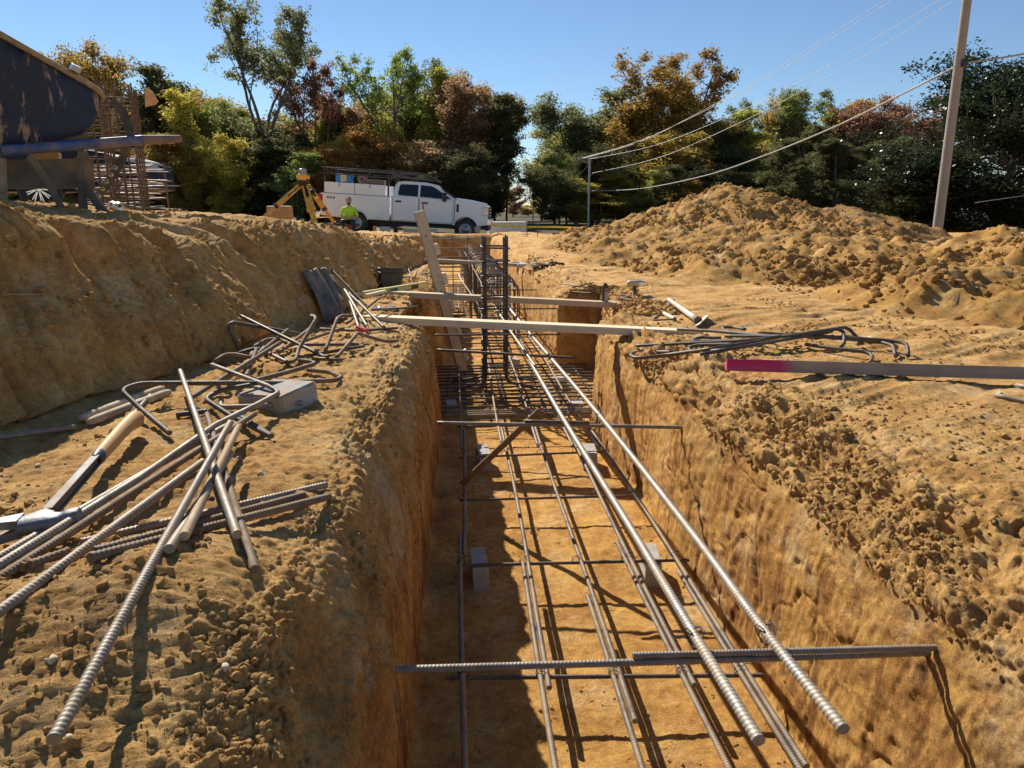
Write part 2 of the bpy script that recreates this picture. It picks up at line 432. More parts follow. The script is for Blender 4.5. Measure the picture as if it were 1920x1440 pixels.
# walls: tooth marks
lean = v + .35 * u
D += .0025 * vnoise(v * 1.6, (u * .8 + .35 * v) * 38, seed=99) * w_wr
D += (.0018 * vnoise(lean * 26, u * 2.0, seed=100) + .006 * vnoise(v * 2.6, u * 2.2, seed=101) + .0022 * vnoise(lean * 70, u * 9, seed=102) + .0035 * fbm(u * 45, v * 45, seed=103, o=3, g=.7)) * (w_wl + w_wr)
D += .005 * np.minimum(0, fbm(u * 30, v * 18, seed=104, o=4, g=.65) + .05) * 2.2 * w_wr - .007 * sm(.982, .997, 1 - np.abs(fbm(u * 2.0, v * 2.6, seed=105, o=3))) * (w_wr + w_wl)
# floor: trodden
D += (.012 * fbm(u * 3.2, v * 3.2, seed=110, o=3) + .005 * fbm(u * 17, v * 17, seed=111, o=4, g=.6)) * w_fl
D += .03 * lumps(u, v, .05, .25, 115) * .6 * w_fl * (sm(.8, .95, (sg - 13)) + .6 * (1 - sm(.03, .15, sg - 13)))
# the far end bank and the ground past it
D += .07 * fbm(GX * 1.7, GY * 1.7, seed=120, o=4) * sm(8.5, 10, v) * (1 - sm(22, 25, v)) * (1 - w_fl) * .6
D *= near * np.where(v < .3, .4, 1.0)
# left bank hump near the lens
GZ += (.05 * np.exp(-((GX + .62) ** 2 / .04 + (GY - .95) ** 2 / .03)) + .06 * np.exp(-((GX + .40) ** 2 / .02 + (GY - .98) ** 2 / .05))) * (w_bench + w_sh)
# the spoil rising on the right, and the slope of the right bank near the lens
GZ += .03 * np.exp(-((GX - 1.35) ** 2 / .10 + (GY - 1.25) ** 2 / .05)) * (sg > 17)
GZ += np.clip(-.058 * (GX + 1.6), -.35, .45) * sm(23, 26, GY) * (1 - sm(32, 50, GY))
V = np.stack([GX + NX * D, GY + 0 * D, GZ + NZ * D], -1)
# faces that look along the trench (ends of the notches and the far dig) get relief along Y
ed = (np.exp(-((GY - 5.9) / .05) ** 2) + np.exp(-((GY - 9.45) / .07) ** 2) + np.exp(-((GY - 18.3) / .16) ** 2)) * near
V[..., 1] += ed * (.03 * fbm(GX * 3, GZ * 3, seed=130, o=3) + .006 * vnoise(GX * 40, GZ * 3, seed=131))
V = V.reshape(-1, 3)
gme, GF = grid_mesh('ground', V, nr, nc)
link('ground', gme, SOIL, kind='structure', label=None)
GW = dict(bench=(w_bench + w_sh * .7).ravel(), right=(w_rt * (GX < 9)).ravel(), lip=w_lip.ravel(), berm=(w_crest + .5 * wl_face + w_up * (GX > -8)).ravel(), floor=w_fl.ravel()); GU, GV = u.ravel(), v.ravel(); GN_ = np.stack([NX.ravel(), 0 * GU, NZ.ravel()], 1); GVert = V.copy()
BV = BVHTree.FromPolygons([tuple(p) for p in V.tolist()], GF.tolist())
print('ground', nr, nc, nr * nc * 2, 'tris', round(time.time() - T0, 1))
EXTRA = []                                                     # later surfaces (piles) one can stand things on
def drop(x, y, z=5.0):
    best = None
    for b in [BV] + EXTRA:
        h = b.ray_cast(Vector((x, y, z)), Vector((0, 0, -1)))
        if h[0] is not None and (best is None or h[0].z > best): best = h[0].z
    return best if best is not None else 0.0
def hit(px, py, lift=0.0):
    d = ray(px, py); best = None
    for b in [BV] + EXTRA:
        h = b.ray_cast(CAM, d)
        if h[0] is not None and (best is None or h[3] < best[1]): best = (h[0], h[3])
    if best is None: return hit(px, py + 3, lift)
    p = best[0]
    if lift: p = p - d * (lift / max(.15, -d.z))
    return p
PV = []
# ------------------------------------------------------------------ spoil piles: height fields with real clods
def pile(name, label, peaks, x0, x1, y0, y1, res, mat, seed, base, lump=1.0):
    """peaks: (x, y, height, radius x, radius y, power)"""
    xs = np.arange(x0, x1, res); ys = np.arange(y0, y1, res)
    X, Yy = np.meshgrid(xs, ys)
    wx = X + .35 * fbm(X * .9, Yy * .9, seed=seed, o=3); wy = Yy + .35 * fbm(X * .9 + 7, Yy * .9, seed=seed + 1, o=3)
    H = np.zeros_like(X)
    for (cx, cy, h, rx, ry, pw) in peaks:
        d = np.sqrt(((wx - cx) / rx) ** 2 + ((wy - cy) / ry) ** 2)
        H = np.maximum(H, h * np.maximum(0, 1 - d ** pw) ) if pw > 1.2 else np.maximum(H, h * np.maximum(0, 1 - d))
    for _ in range(5):
        H[1:-1, 1:-1] = (H[1:-1, 1:-1] * 2 + H[:-2, 1:-1] + H[2:, 1:-1] + H[1:-1, :-2] + H[1:-1, 2:]) / 6
    m = sm(.0, .16, H)
    rg = 1 - 2 * np.abs(vnoise(wx * 1.5, wy * 1.5, seed=seed + 2))
    H = H + m * (.07 * rg + .06 * fbm(X * 3.2, Yy * 3.2, seed=seed + 5, o=4, g=.6))
    cl = np.clip(fbm(X * 1.2, Yy * 1.2, seed=seed + 9, o=2) * 1.8 + .7, .3, 1); X0, Y0 = X, Yy; X = X + .03 * fbm(X0 * 7, Y0 * 7, seed=3, o=3); Yy = Yy + .03 * fbm(X0 * 7 + 4, Y0 * 7, seed=4, o=3)
    H = H + lump * (m + .12 * (H > .01)) * cl * (.45 * .26 * lumps(X, Yy, .26, .3, seed + 20) + .7 * .12 * lumps(X, Yy, .12, .5, seed + 30) + .055 * lumps(X, Yy, .055, .7, seed + 40))
    H = H + m * (.016 * fbm(X * 20, Yy * 20, seed=seed + 50, o=3, g=.7) + .05 * np.abs(fbm(X * 2.6, Yy * 2.6, seed=seed + 51, o=5, g=.62)) * 2)
    X, Yy = X0, Y0
    H = H + m * .03 * np.abs(fbm(X * 9, Yy * 9, seed=seed + 60, o=4, g=.65))
    Z = base + H - .05 * (1 - sm(.0, .05, H)) - .02
    V = np.stack([X, Yy, Z], -1).reshape(-1, 3)
    # drop the empty rim
    me, F = grid_mesh(name, V, len(ys), len(xs))
    keep = (H.reshape(-1)[F].max(1) > .004)
    me2 = np_mesh(name, V, F[keep], True)
    bpy.data.meshes.remove(me)
    bm = bmesh.new(); bm.from_mesh(me2); bmesh.ops.delete(bm, geom=[v for v in bm.verts if not v.link_faces], context='VERTS'); bm.to_mesh(me2); bm.free()
    o = link(name, me2, mat, label=label, cat='dirt pile')
    PV.append((V[H.reshape(-1) > .05], label)); EXTRA.append(BVHTree.FromPolygons([tuple(p) for p in V.tolist()], F[keep].tolist()))
    return o
pile('dirt_pile', 'tall pointed heap of loose orange dirt, the highest of the heaps', [(4.75, 12.0, 1.0, 2.9, 3.3, 1.0), (3.6, 10.9, .45, 2.1, 2.6, 1.5), (5.0, 9.6, .40, 1.6, 2.2, 1.4), (4.0, 8.4, .40, 2.1, 2.4, 1.3), (3.3, 7.0, .26, 1.7, 2.0, 1.4), (2.4, 8.6, .14, 1.2, 1.6, 1.5), (2.9, 12.3, .32, 1.6, 2.2, 1.4)],
     1.0, 8.4, 4.9, 15.8, .032, SOIL_PILE, 300, .69)
pile('dirt_pile', 'clumpy dirt heap running out of the frame below the wooden pole', [(5.5, 6.7, .44, 1.2, 1.5, 1.2), (6.6, 6.5, .46, 1.8, 2.0, 1.4), (4.7, 5.3, .34, 1.5, 1.5, 1.3), (3.5, 4.6, .24, 1.2, 1.1, 1.5), (4.2, 3.8, .26, 1.6, 1.0, 1.6), (5.6, 3.5, .36, 1.6, 1.1, 1.5), (5.8, 4.6, .45, 1.9, 1.6, 1.6), (7.2, 4.8, .6, 1.8, 2.2, 1.6)],
     2.1, 9.0, 2.5, 9.4, .027, SOIL_PILE, 400, .69)
pile('dirt_pile', 'smooth greyish brown dirt heap half hidden behind the tallest heap', [(9.0, 16.4, .72, 2.6, 2.6, 1.1), (7.7, 16.6, .70, 2.0, 2.2, 1.3)],
     5.2, 11.8, 13.4, 19.4, .07, SOIL_GREY, 500, .66, .5)
print('piles', round(time.time() - T0, 1))

# ------------------------------------------------------------------ loose clods and pebbles lying about
def clod_mesh(seed):
    r = random.Random(seed); bm = bmesh.new(); bmesh.ops.create_icosphere(bm, subdivisions=2, radius=1)
    for v in bm.verts: v.co *= 1 + r.uniform(-.16, .16); v.co.z *= .75
    bm.verts.index_update(); V = np.array([v.co[:] for v in bm.verts]); F = np.array([[v.index for v in f.verts] for f in bm.faces]); bm.free()
    # flatten a few sides
    for _ in range(5):
        n = np.array([r.gauss(0, 1) for _ in range(3)]); n /= np.linalg.norm(n); d = r.uniform(.55, .8)
        e = V @ n - d; V = V - np.where(e > 0, e, 0)[:, None] * n
    return V, F
CL = [clod_mesh(k) for k in range(8)]
def scatter(name, spots, mat, **k):
    """spots: (x,y,z,size)"""
    rr = random.Random(5); VV = []; FF = []; n = 0
    for (x, y, z, s) in spots:
        V, F = CL[rr.randrange(8)]
        a = rr.uniform(0, 6.3); c, q = math.cos(a), math.sin(a)
        R = np.array([[c, -q, 0], [q, c, 0], [0, 0, 1]]) * np.array([s, s * rr.uniform(.65, 1), s * rr.uniform(.7, 1.05)])
        VV.append(V @ R.T + np.array([x, y, z + s * .12])); FF.append(F + n); n += len(V)
    me = np_mesh(name, np.concatenate(VV), np.concatenate(FF), name == 'pebbles')
    return link(name, me, mat, **k)
R_ = random.Random(11); sp = []
def put(n, xa, xb, ya, yb, s0, s1, pw=2.5):
    for _ in range(n):
        t = R_.random(); y = ya * (yb / ya) ** t; x = R_.uniform(xa, xb)
        z = drop(x, y); sp.append((x, y, z, s0 + (s1 - s0) * R_.random() ** pw))
put(90, -1.2, -.25, .62, 2.4, .003, .009, 2); put(40, 1, 2.6, 1, 3.4, .004, .012, 2)
scatter('pebbles', sp, simple('pebble', (.55, .44, .30), .8, var=.4, scale=30), kind='stuff', label='small pale pebbles in the dirt of the banks')
# crumbs: faceted clods set on points of the dug surfaces
clod_src = bpy.data.collections.new('clod_shapes')
for k in range(9):
    r = random.Random(70 + k); bm = bmesh.new()
    for _ in range(15):
        v = Vector((r.gauss(0, 1), r.gauss(0, 1), r.gauss(0, 1))).normalized() * r.uniform(.75, 1.1); bm.verts.new((v.x, v.y * r.uniform(.7, 1), v.z * .8))
    h = bmesh.ops.convex_hull(bm, input=bm.verts[:]); bmesh.ops.delete(bm, geom=[g for g in h['geom_interior'] if isinstance(g, bmesh.types.BMVert)], context='VERTS')
    if k < 6: bmesh.ops.subdivide_edges(bm, edges=bm.edges[:], cuts=1, smooth=.35, fractal=.6, seed=k)
    me = bpy.data.meshes.new('clod'); bm.to_mesh(me); bm.free(); o = bpy.data.objects.new('clod', me); clod_src.objects.link(o)
def gn_scatter(name, P_, S_, mat, label):
    me = bpy.data.meshes.new(name); me.vertices.add(len(P_)); me.vertices.foreach_set('co', P_.astype(np.float32).ravel())
    at = me.attributes.new('size', 'FLOAT', 'POINT'); at.data.foreach_set('value', S_.astype(np.float32))
    for o in clod_src.objects: pass
    g = bpy.data.node_groups.new(name, 'GeometryNodeTree'); g.interface.new_socket('Geometry', in_out='INPUT', socket_type='NodeSocketGeometry'); g.interface.new_socket('Geometry', in_out='OUTPUT', socket_type='NodeSocketGeometry')
    gi, go = g.nodes.new('NodeGroupInput'), g.nodes.new('NodeGroupOutput'); ip_ = g.nodes.new('GeometryNodeInstanceOnPoints'); ci = g.nodes.new('GeometryNodeCollectionInfo'); ci.inputs['Collection'].default_value = clod_src
    ci.inputs['Separate Children'].default_value = True; ci.inputs['Reset Children'].default_value = True
    na = g.nodes.new('GeometryNodeInputNamedAttribute'); na.data_type = 'FLOAT'; na.inputs['Name'].default_value = 'size'
    rv = g.nodes.new('FunctionNodeRandomValue'); rv.data_type = 'FLOAT_VECTOR'; rv.inputs['Min'].default_value = (-.6, -.6, 0); rv.inputs['Max'].default_value = (.6, .6, 6.28)
    ri = g.nodes.new('FunctionNodeRandomValue'); ri.data_type = 'INT'; ri.inputs['Min'].default_value = 0; ri.inputs['Max'].default_value = 8
    sm_ = g.nodes.new('GeometryNodeSetMaterial'); sm_.inputs['Material'].default_value = mat
    L = g.links.new; L(gi.outputs[0], ip_.inputs['Points']); L(ci.outputs[0], ip_.inputs['Instance']); ip_.inputs['Pick Instance'].default_value = True
    L([o for o in ri.outputs if o.type == 'INT'][0], ip_.inputs['Instance Index']); L([o for o in rv.outputs if o.type == 'VECTOR'][0], ip_.inputs['Rotation']); L(na.outputs['Attribute'], ip_.inputs['Scale'])
    L(ip_.outputs[0], sm_.inputs['Geometry']); L(sm_.outputs[0], go.inputs[0])
    me.materials.append(mat); o = link(name, me, label=label, kind='stuff'); m = o.modifiers.new('scatter', 'NODES'); m.node_group = g; return o
RG = np.random.default_rng(7)
dist_ = np.linalg.norm(GVert - np.array([0, 0, 1.35]), axis=1)
def pick(wt, n, s0, s1, pw, clump, seed, dmin=.4, dmax=14):
    """random points of the ground weighted by wt and nearness; sizes grow a little with distance so far ones still read"""
    cl = np.clip(fbm(GU * 1.9, GV * 1.9, seed=seed, o=3) * 2.6 + .42, .03, 1) ** clump
    w_ = wt * cl * ((dist_ > dmin) & (dist_ < dmax) & (GVert[:, 1] > .3)); i = RG.choice(len(w_), n, p=w_ / w_.sum())
    s = (s0 + (s1 - s0) * RG.random(n) ** pw) * (.6 + .4 * np.minimum(dist_[i], 6)) * (.5 + .7 * cl[i])
    p = GVert[i] + RG.normal(0, .004, (n, 3)) * np.array([1, 1, .0]) * np.minimum(dist_[i], 5)[:, None] - GN_[i] * s[:, None] * .10
    return p, s
A_ = [pick(GW['bench'], 20000, .0009, .0100, 8, 2.2, 201, dmax=8), pick(GW['right'], 22000, .0008, .0070, 7, 2.2, 202, dmax=11), pick(GW['lip'], 12000, .0009, .009, 6, 1.6, 203, dmax=10), pick(GW['berm'], 16000, .0012, .010, 6, 1.2, 204), pick(GW['floor'], 3000, .0010, .006, 4, 1.5, 205, dmax=7)]
gn_scatter('loose_clods', np.concatenate([a[0] for a in A_]), np.concatenate([a[1] for a in A_]), SOIL_CLOD, 'crumbs and clods of dry dirt scattered over the banks')
CLOD_PILE = soil('pile_clods', False, .86, 1.0, .8, .8)
for (pv, lb), n in zip(PV, (14000, 14000, 3000)):
    d_ = np.linalg.norm(pv - np.array([0, 0, 1.35]), axis=1); cl = np.clip(fbm(pv[:, 0] * 1.3, pv[:, 1] * 1.3, seed=210, o=3) * 2 + .5, .1, 1); wt = cl / d_
    i = RG.choice(len(pv), n, p=wt / wt.sum()); s = (.004 + .048 * RG.random(n) ** 7) * (.6 + .6 * cl[i])
    gn_scatter('heap_clods', pv[i] + RG.normal(0, .01, (n, 3)) * np.array([1, 1, 0]), s, CLOD_PILE, 'crumbs and clods rolled down the ' + ('tallest heap' if n and lb.startswith('tall') else 'heap under the wooden pole' if lb.startswith('clumpy') else 'greyish heap behind'))
print('clods', round(time.time() - T0, 1))
# ------------------------------------------------------------------ trees
def leaf_mat(name, c1, c2, c3, gloss=.75):
    q = NT(name); oi = q.n('ShaderNodeObjectInfo'); at = q.n('ShaderNodeAttribute'); at.attribute_name = 'tint'
    c = q.ramp(at.outputs['Fac'], [(0, c1), (.5, c2), (1, c3)])
    hs = q.n('ShaderNodeHueSaturation'); q.l(c, hs.inputs['Color'])
    q.l(q.math('ADD', .475, q.math('MULTIPLY', oi.outputs['Random'], .05)), hs.inputs['Hue'])
    q.l(q.math('ADD', 1.0 if gloss > .5 else .85, q.math('MULTIPLY', oi.outputs['Random'], .5)), hs.inputs['Value'])
    q.base(hs.outputs[0]); q.set(rough=gloss, spec=.12 if gloss > .5 else .5)
    tr = q.n('ShaderNodeBsdfTranslucent'); q.l(hs.outputs[0], tr.inputs[0]); ms = q.n('ShaderNodeMixShader'); ms.inputs[0].default_value = .588
    q.l(q.b.outputs[0], ms.inputs[1]); q.l(tr.outputs[0], ms.inputs[2]); q.l(ms.outputs[0], q.out.inputs[0])
    return q.m
LM = {
 'green': leaf_mat('leaf_green', (0.09, 0.113, 0.03), (0.18, 0.21, 0.053), (0.33, 0.33, 0.083)),
 'dark': leaf_mat('leaf_dark', (.05, .055, .024), (.095, .10, .04), (.16, .155, .06)),
 'gold': leaf_mat('leaf_gold', (.15, .115, .035), (.33, .25, .05), (.52, .38, .085)),
 'orange': leaf_mat('leaf_orange', (0.149, 0.103, 0.034), (0.345, 0.196, 0.052), (0.529, 0.299, 0.069)),
 'rust': leaf_mat('leaf_rust', (0.144, 0.101, 0.057), (0.273, 0.166, 0.093), (0.431, 0.245, 0.137)),
 'olive': leaf_mat('leaf_olive', (0.122, 0.122, 0.036), (0.245, 0.223, 0.057), (0.431, 0.359, 0.086)),
 'glossy': leaf_mat('leaf_magnolia', (.012, .022, .010), (.022, .036, .014), (.035, .05, .02), .34),
 'grey': leaf_mat('leaf_greygreen', (0.081, 0.092, 0.046), (0.161, 0.172, 0.081), (0.276, 0.276, 0.127)),
}
BARK = simple('bark', (.13, .105, .085), .9, var=.4, scale=3)
def branch_tube(VV, FF, pts, rads, n=5):
    base = sum(len(v) for v in VV); m = len(pts); V = []
    for i in range(m):
        d = pts[min(i + 1, m - 1)] - pts[max(i - 1, 0)]; d = d / (np.linalg.norm(d) + 1e-9)
        t = np.array([1., 0, 0]) if abs(d[0]) < .8 else np.array([0, 1., 0]); u = np.cross(d, t); u /= np.linalg.norm(u); v = np.cross(d, u)
        for k in range(n):
            a = 2 * PI * k / n; V.append(pts[i] + (u * math.cos(a) + v * math.sin(a)) * rads[i])
    F = [(base + i * n + k, base + i * n + (k + 1) % n, base + (i + 1) * n + (k + 1) % n, base + (i + 1) * n + k) for i in range(m - 1) for k in range(n)]
    VV.append(np.array(V)); FF.append(np.array(F))
def tree_meshes(seed, h=10.0, w=5.0, first=.3, nl=16, ns=6, leaves=9000, leaf=.17, clump=.55, up=.6, conic=.0, trunk=.16, fork=False, nclump=3, droop=0.0):
    """a trunk-and-limb mesh and a crown mesh of leaf faces; base at 0, height h, width w"""
    r = np.random.default_rng(seed); VV = []; FF = []; tips = []
    def path(p, d, L, n, wob, bend):
        pts = [p]; d = d / np.linalg.norm(d)
        for i in range(n):
            d = d + r.normal(0, wob, 3) + np.array([0, 0, bend]); d /= np.linalg.norm(d); pts.append(pts[-1] + d * L / n)
        return pts
    stems = [(np.array([0, 0, -.3]), np.array([0, 0, 1.]), h * .9)]
    tr = path(stems[0][0], stems[0][1], h * .93, 12, .045, .03)
    branch_tube(VV, FF, tr, [trunk * (1 - .9 * (i / 12) ** .9) + .012 for i in range(13)], 7)
    main = [(tr, h, trunk)]
    if fork:
        for s in range(fork):
            k = r.integers(3, 6); a = r.uniform(0, 6.28); d = np.array([math.cos(a) * .55, math.sin(a) * .55, 1.])
            p2 = path(tr[k], d, h * (1 - k / 13) * .95, 9, .07, .06)
            branch_tube(VV, FF, p2, [trunk * .6 * (1 - .88 * i / 9) + .01 for i in range(10)], 6); main.append((p2, h, trunk * .6))
    for (mp, hh, tk) in main:
        L = len(mp) - 1
        for i in range(nl // len(main) + 2):
            t = first + (1 - first) * (i + r.random()) / (nl // len(main) + 2); t = min(.985, t)
            if mp is not tr: t = .25 + .75 * t
            f = t * L; k = int(f); f -= k; p = mp[k] * (1 - f) + mp[min(k + 1, L)] * f
            zt = p[2] / h
            prof = (1 - zt) ** .8 * 1.25 if conic else math.sin(PI * min(1, max(.08, (zt - first * .6) / (1.05 - first * .6))) ** .85) ** .7
            a = r.uniform(0, 6.28); ln = w * .5 * prof * r.uniform(.65, 1.1) * (1 if mp is tr else .65)
            d = np.array([math.cos(a), math.sin(a), up * r.uniform(.5, 1.5)])
            lp = path(p, d, max(.4, ln), 6, .13, .05 - droop); branch_tube(VV, FF, lp, [tk * .30 * (1 - .85 * q / 6) * (1.1 - zt * .6) + .008 for q in range(7)], 4)
            for s in range(ns):
                q = r.integers(2, 7); b = lp[q]; dd = lp[q] - lp[q - 1]; dd = dd / np.linalg.norm(dd) + r.normal(0, .6, 3)
                sp_ = path(b, dd, max(.3, ln * r.uniform(.2, .45)), 3, .15, .05 - droop)
                branch_tube(VV, FF, sp_, [.022, .016, .011, .006], 3); tips.append(sp_[-1]); tips.append(sp_[-2])
                if r.random() < .5: tips.append(lp[q])
    tips = np.array(tips); wgt = r.uniform(.1, 1, len(tips)) ** 1.6
    idx = r.choice(len(tips), leaves, p=wgt / wgt.sum())
    cs = clump * r.uniform(.5, 1.3, len(tips))
    off = r.normal(0, 1, (leaves, 3)); off /= np.linalg.norm(off, axis=1)[:, None]; off *= (r.random(leaves) ** .45)[:, None] * cs[idx][:, None]; off[:, 2] *= .7
    c = tips[idx] + off; c[:, 2] = np.maximum(c[:, 2], .1)
    nrm = r.normal(0, 1, (leaves, 3)) + off / (clump) * .8; nrm /= np.linalg.norm(nrm, axis=1)[:, None]
    t = r.normal(0, 1, (leaves, 3)); u = np.cross(nrm, t); u /= np.linalg.norm(u, axis=1)[:, None]; v = np.cross(nrm, u)
    s = leaf * r.uniform(.5, 1.25, leaves)[:, None]
    V = np.stack([c - u * s * .5, c - v * s * .33 + u * s * .1, c + u * s * .5, c + v * s * .33 - u * s * .05], 1).reshape(-1, 3)
    F = np.arange(leaves * 4).reshape(-1, 4)
    crown = np_mesh('crown', V, F)
    tint = np.clip(.5 * wgt[idx] + r.normal(.28, .2, leaves) , 0, 1)
    at = crown.attributes.new('tint', 'FLOAT', 'POINT'); at.data.foreach_set('value', np.repeat(tint, 4).astype(np.float32))
    tm = np_mesh('trunk', np.concatenate(VV), np.concatenate(FF), True); tm.materials.append(BARK)
    crown.materials.append(LM['green'])
    return tm, crown
TV = {
 'round': [tree_meshes(1, 10, 6.4, .10, 34, 7, 30000, .185, .75), tree_meshes(2, 10, 5.6, .08, 34, 7, 30000, .185, .72, trunk=.15)],
 'tall': [tree_meshes(3, 10, 4.0, .08, 36, 6, 26000, .175, .62, up=.9), tree_meshes(4, 10, 3.6, .10, 34, 6, 24000, .175, .58, up=1.0)],
 'open': [tree_meshes(5, 10, 5.2, .33, 30, 7, 13000, .14, .38, up=1.0, fork=3, trunk=.15), tree_meshes(6, 10, 5.6, .36, 30, 7, 14000, .14, .38, up=1.1, fork=3, trunk=.14)],
 'thin': [tree_meshes(7, 10, 3.4, .15, 34, 6, 13000, .15, .46, up=.8, trunk=.11), tree_meshes(8, 10, 3.8, .2, 32, 6, 11000, .15, .46, up=.9, trunk=.10)],
 'pine': [tree_meshes(9, 10, 4.2, .05, 56, 7, 30000, .14, .42, up=.12, conic=1, droop=.02)],
 'bush': [tree_meshes(10, 4, 5.0, .02, 30, 6, 11000, .22, .6, trunk=.07), tree_meshes(12, 4, 4.4, .02, 30, 6, 10000, .22, .6, trunk=.07)],
 'magnolia': [tree_meshes(11, 10, 9.5, .03, 90, 9, 80000, .175, .75, trunk=.22, up=.5)],
}
def ext(cm):
    n = len(cm.vertices); v = np.empty(n * 3); cm.vertices.foreach_get('co', v); v = v.reshape(-1, 3)
    return (np.percentile(np.hypot(v[:, 0], v[:, 1]), 93) * 2, np.percentile(v[:, 2], 99.6))
TE = {k: [ext(c[1]) for c in v] for k, v in TV.items()}
WORDS = {'green': 'green', 'dark': 'dark green', 'gold': 'golden yellow', 'orange': 'orange', 'rust': 'rusty red-brown', 'olive': 'olive green', 'grey': 'pale grey-green'}
NTREE = [0]
def tree(px, top, wd, dist, shape, col, label, group='trees along the edge of the site', zb=.3, rot=None, name=None):
    """px: where its middle stands, top: how high it reaches, wd: its crown width (all as seen), dist: metres away"""
    base = aty(px, 420, dist); hgt = aty(px, top, dist).z - zb
    NTREE[0] += 1; vs = TV[shape]; tm, cm = vs[NTREE[0] % len(vs)]
    bw, bh = TE[shape][NTREE[0] % len(vs)]; sw = wd / 1331 * dist / bw * 1.12; sh = hgt / bh
    nm = name or {'pine': 'pine_tree', 'bush': 'shrub', 'magnolia': 'magnolia_tree'}.get(shape, 'autumn_tree')
    t = thing(nm, label, 'shrub' if shape == 'bush' else 'tree', (base.x, dist, zb), (0, 0, NTREE[0] * 1.7 if rot is None else rot), group)
    t.scale = (sw, sw, sh)
    a = link('trunk', tm, parent=t); b = link('crown', cm, parent=t)
    b.material_slots[0].link = 'OBJECT'; b.material_slots[0].material = LM[col]
    return t
A = 'trees left of the truck and behind it'
L = [
 (20, 100, 150, 64, 'tall', 'rust', 'rusty pink treetop showing just above the wheelbarrow rim'),
 (85, 120, 130, 62, 'round', 'olive', 'olive tree behind the wheelbarrow, left of the tall rebar cages'),
 (155, 96, 125, 60, 'round', 'olive', 'broad olive green treetop above the wheelbarrow tray corner'),
 (228, 88, 130, 58, 'round', 'gold', 'yellow-green tree rising behind the tall rebar cages'),
 (306, 122, 95, 56, 'tall', 'dark', 'dark green tree right of the tall rebar cages'),
 (352, 172, 75, 54, 'thin', 'rust', 'thin sparse brown tree with sky between its twigs, left of a golden one'),
 (398, 172, 95, 52, 'thin', 'gold', 'slim golden tree with a bare stem above the dirt bank'),
 (452, 195, 110, 56, 'round', 'green', 'green tree at the left foot of the tallest sparse tree'),
 (528, 22, 215, 54, 'open', 'grey', 'tallest sparse tree with thin pale leaves high over the tripod'),
 (600, 115, 120, 55, 'open', 'rust', 'sparse red-leaved tree leaning right of the tallest tree'),
 (560, 235, 110, 53, 'round', 'dark', 'dark green tree directly above the laser level'),
 (645, 205, 95, 55, 'tall', 'rust', 'rusty red tree above the ladder rack of the truck'),
 (692, 222, 90, 56, 'round', 'gold', 'small yellow-gold tree above the truck toolboxes'),
 (748, 92, 135, 55, 'open', 'green', 'tall airy green tree over the truck cab'),
 (735, 240, 120, 51, 'round', 'orange', 'orange tree right behind the truck cab'),
 (812, 128, 125, 56, 'tall', 'olive', 'dense olive brown tree with a rounded top over the truck hood'),
 (820, 108, 70, 58, 'thin', 'grey', 'thin pale treetop poking out over the rounded olive tree'),
 (880, 160, 115, 56, 'tall', 'rust', 'dense red-brown tree over the truck bumper'),
 (925, 178, 80, 55, 'tall', 'dark', 'dark tree closing the left wood beside the gap of sky'),
 (950, 182, 50, 57, 'thin', 'olive', 'wispy olive tree at the very edge of the sky gap'),
 (360, 270, 110, 49, 'tall', 'orange', 'low orange-brown tree at the end of the wheelbarrow handle'),
 (430, 255, 95, 48, 'round', 'gold', 'low golden tree over the middle of the left bank'),
 (495, 260, 100, 49, 'tall', 'dark', 'dark tree left of the surveying tripod'),
 (612, 275, 90, 48, 'round', 'orange', 'low orange tree just right of the laser level'),
 (870, 270, 120, 46, 'round', 'dark', 'low dark tree in front of the red-brown one, behind the hood'),
 (300, 255, 90, 50, 'tall', 'olive', 'low olive tree just above the wheelbarrow handle'),
 (790, 265, 100, 48, 'tall', 'rust', 'low brown tree behind the truck windscreen'),
 (665, 262, 80, 49, 'tall', 'gold', 'low yellow-gold tree behind the ladder rack'),
]
for a in L: tree(*a, group=A)
for a in [(772, 150, 130, 59, 'round', 'olive', 'full olive tree filling the crown of the airy green one'), (712, 196, 90, 58, 'round', 'rust', 'brown tree left of the tall airy green tree'), (852, 150, 100, 58, 'round', 'rust', 'brown tree between the olive one and the red-brown one'),
          (905, 168, 90, 58, 'round', 'rust', 'brown tree right of the dense red-brown one'), (655, 208, 90, 58, 'round', 'olive', 'olive tree behind the rusty red one'), (585, 185, 100, 57, 'tall', 'olive', 'olive tree under the tallest sparse tree, to its right'), (480, 205, 90, 57, 'tall', 'olive', 'olive tree under the tallest sparse tree, to its left')]:
    tree(*a, group=A)
A2 = 'trees right of the gap of sky'
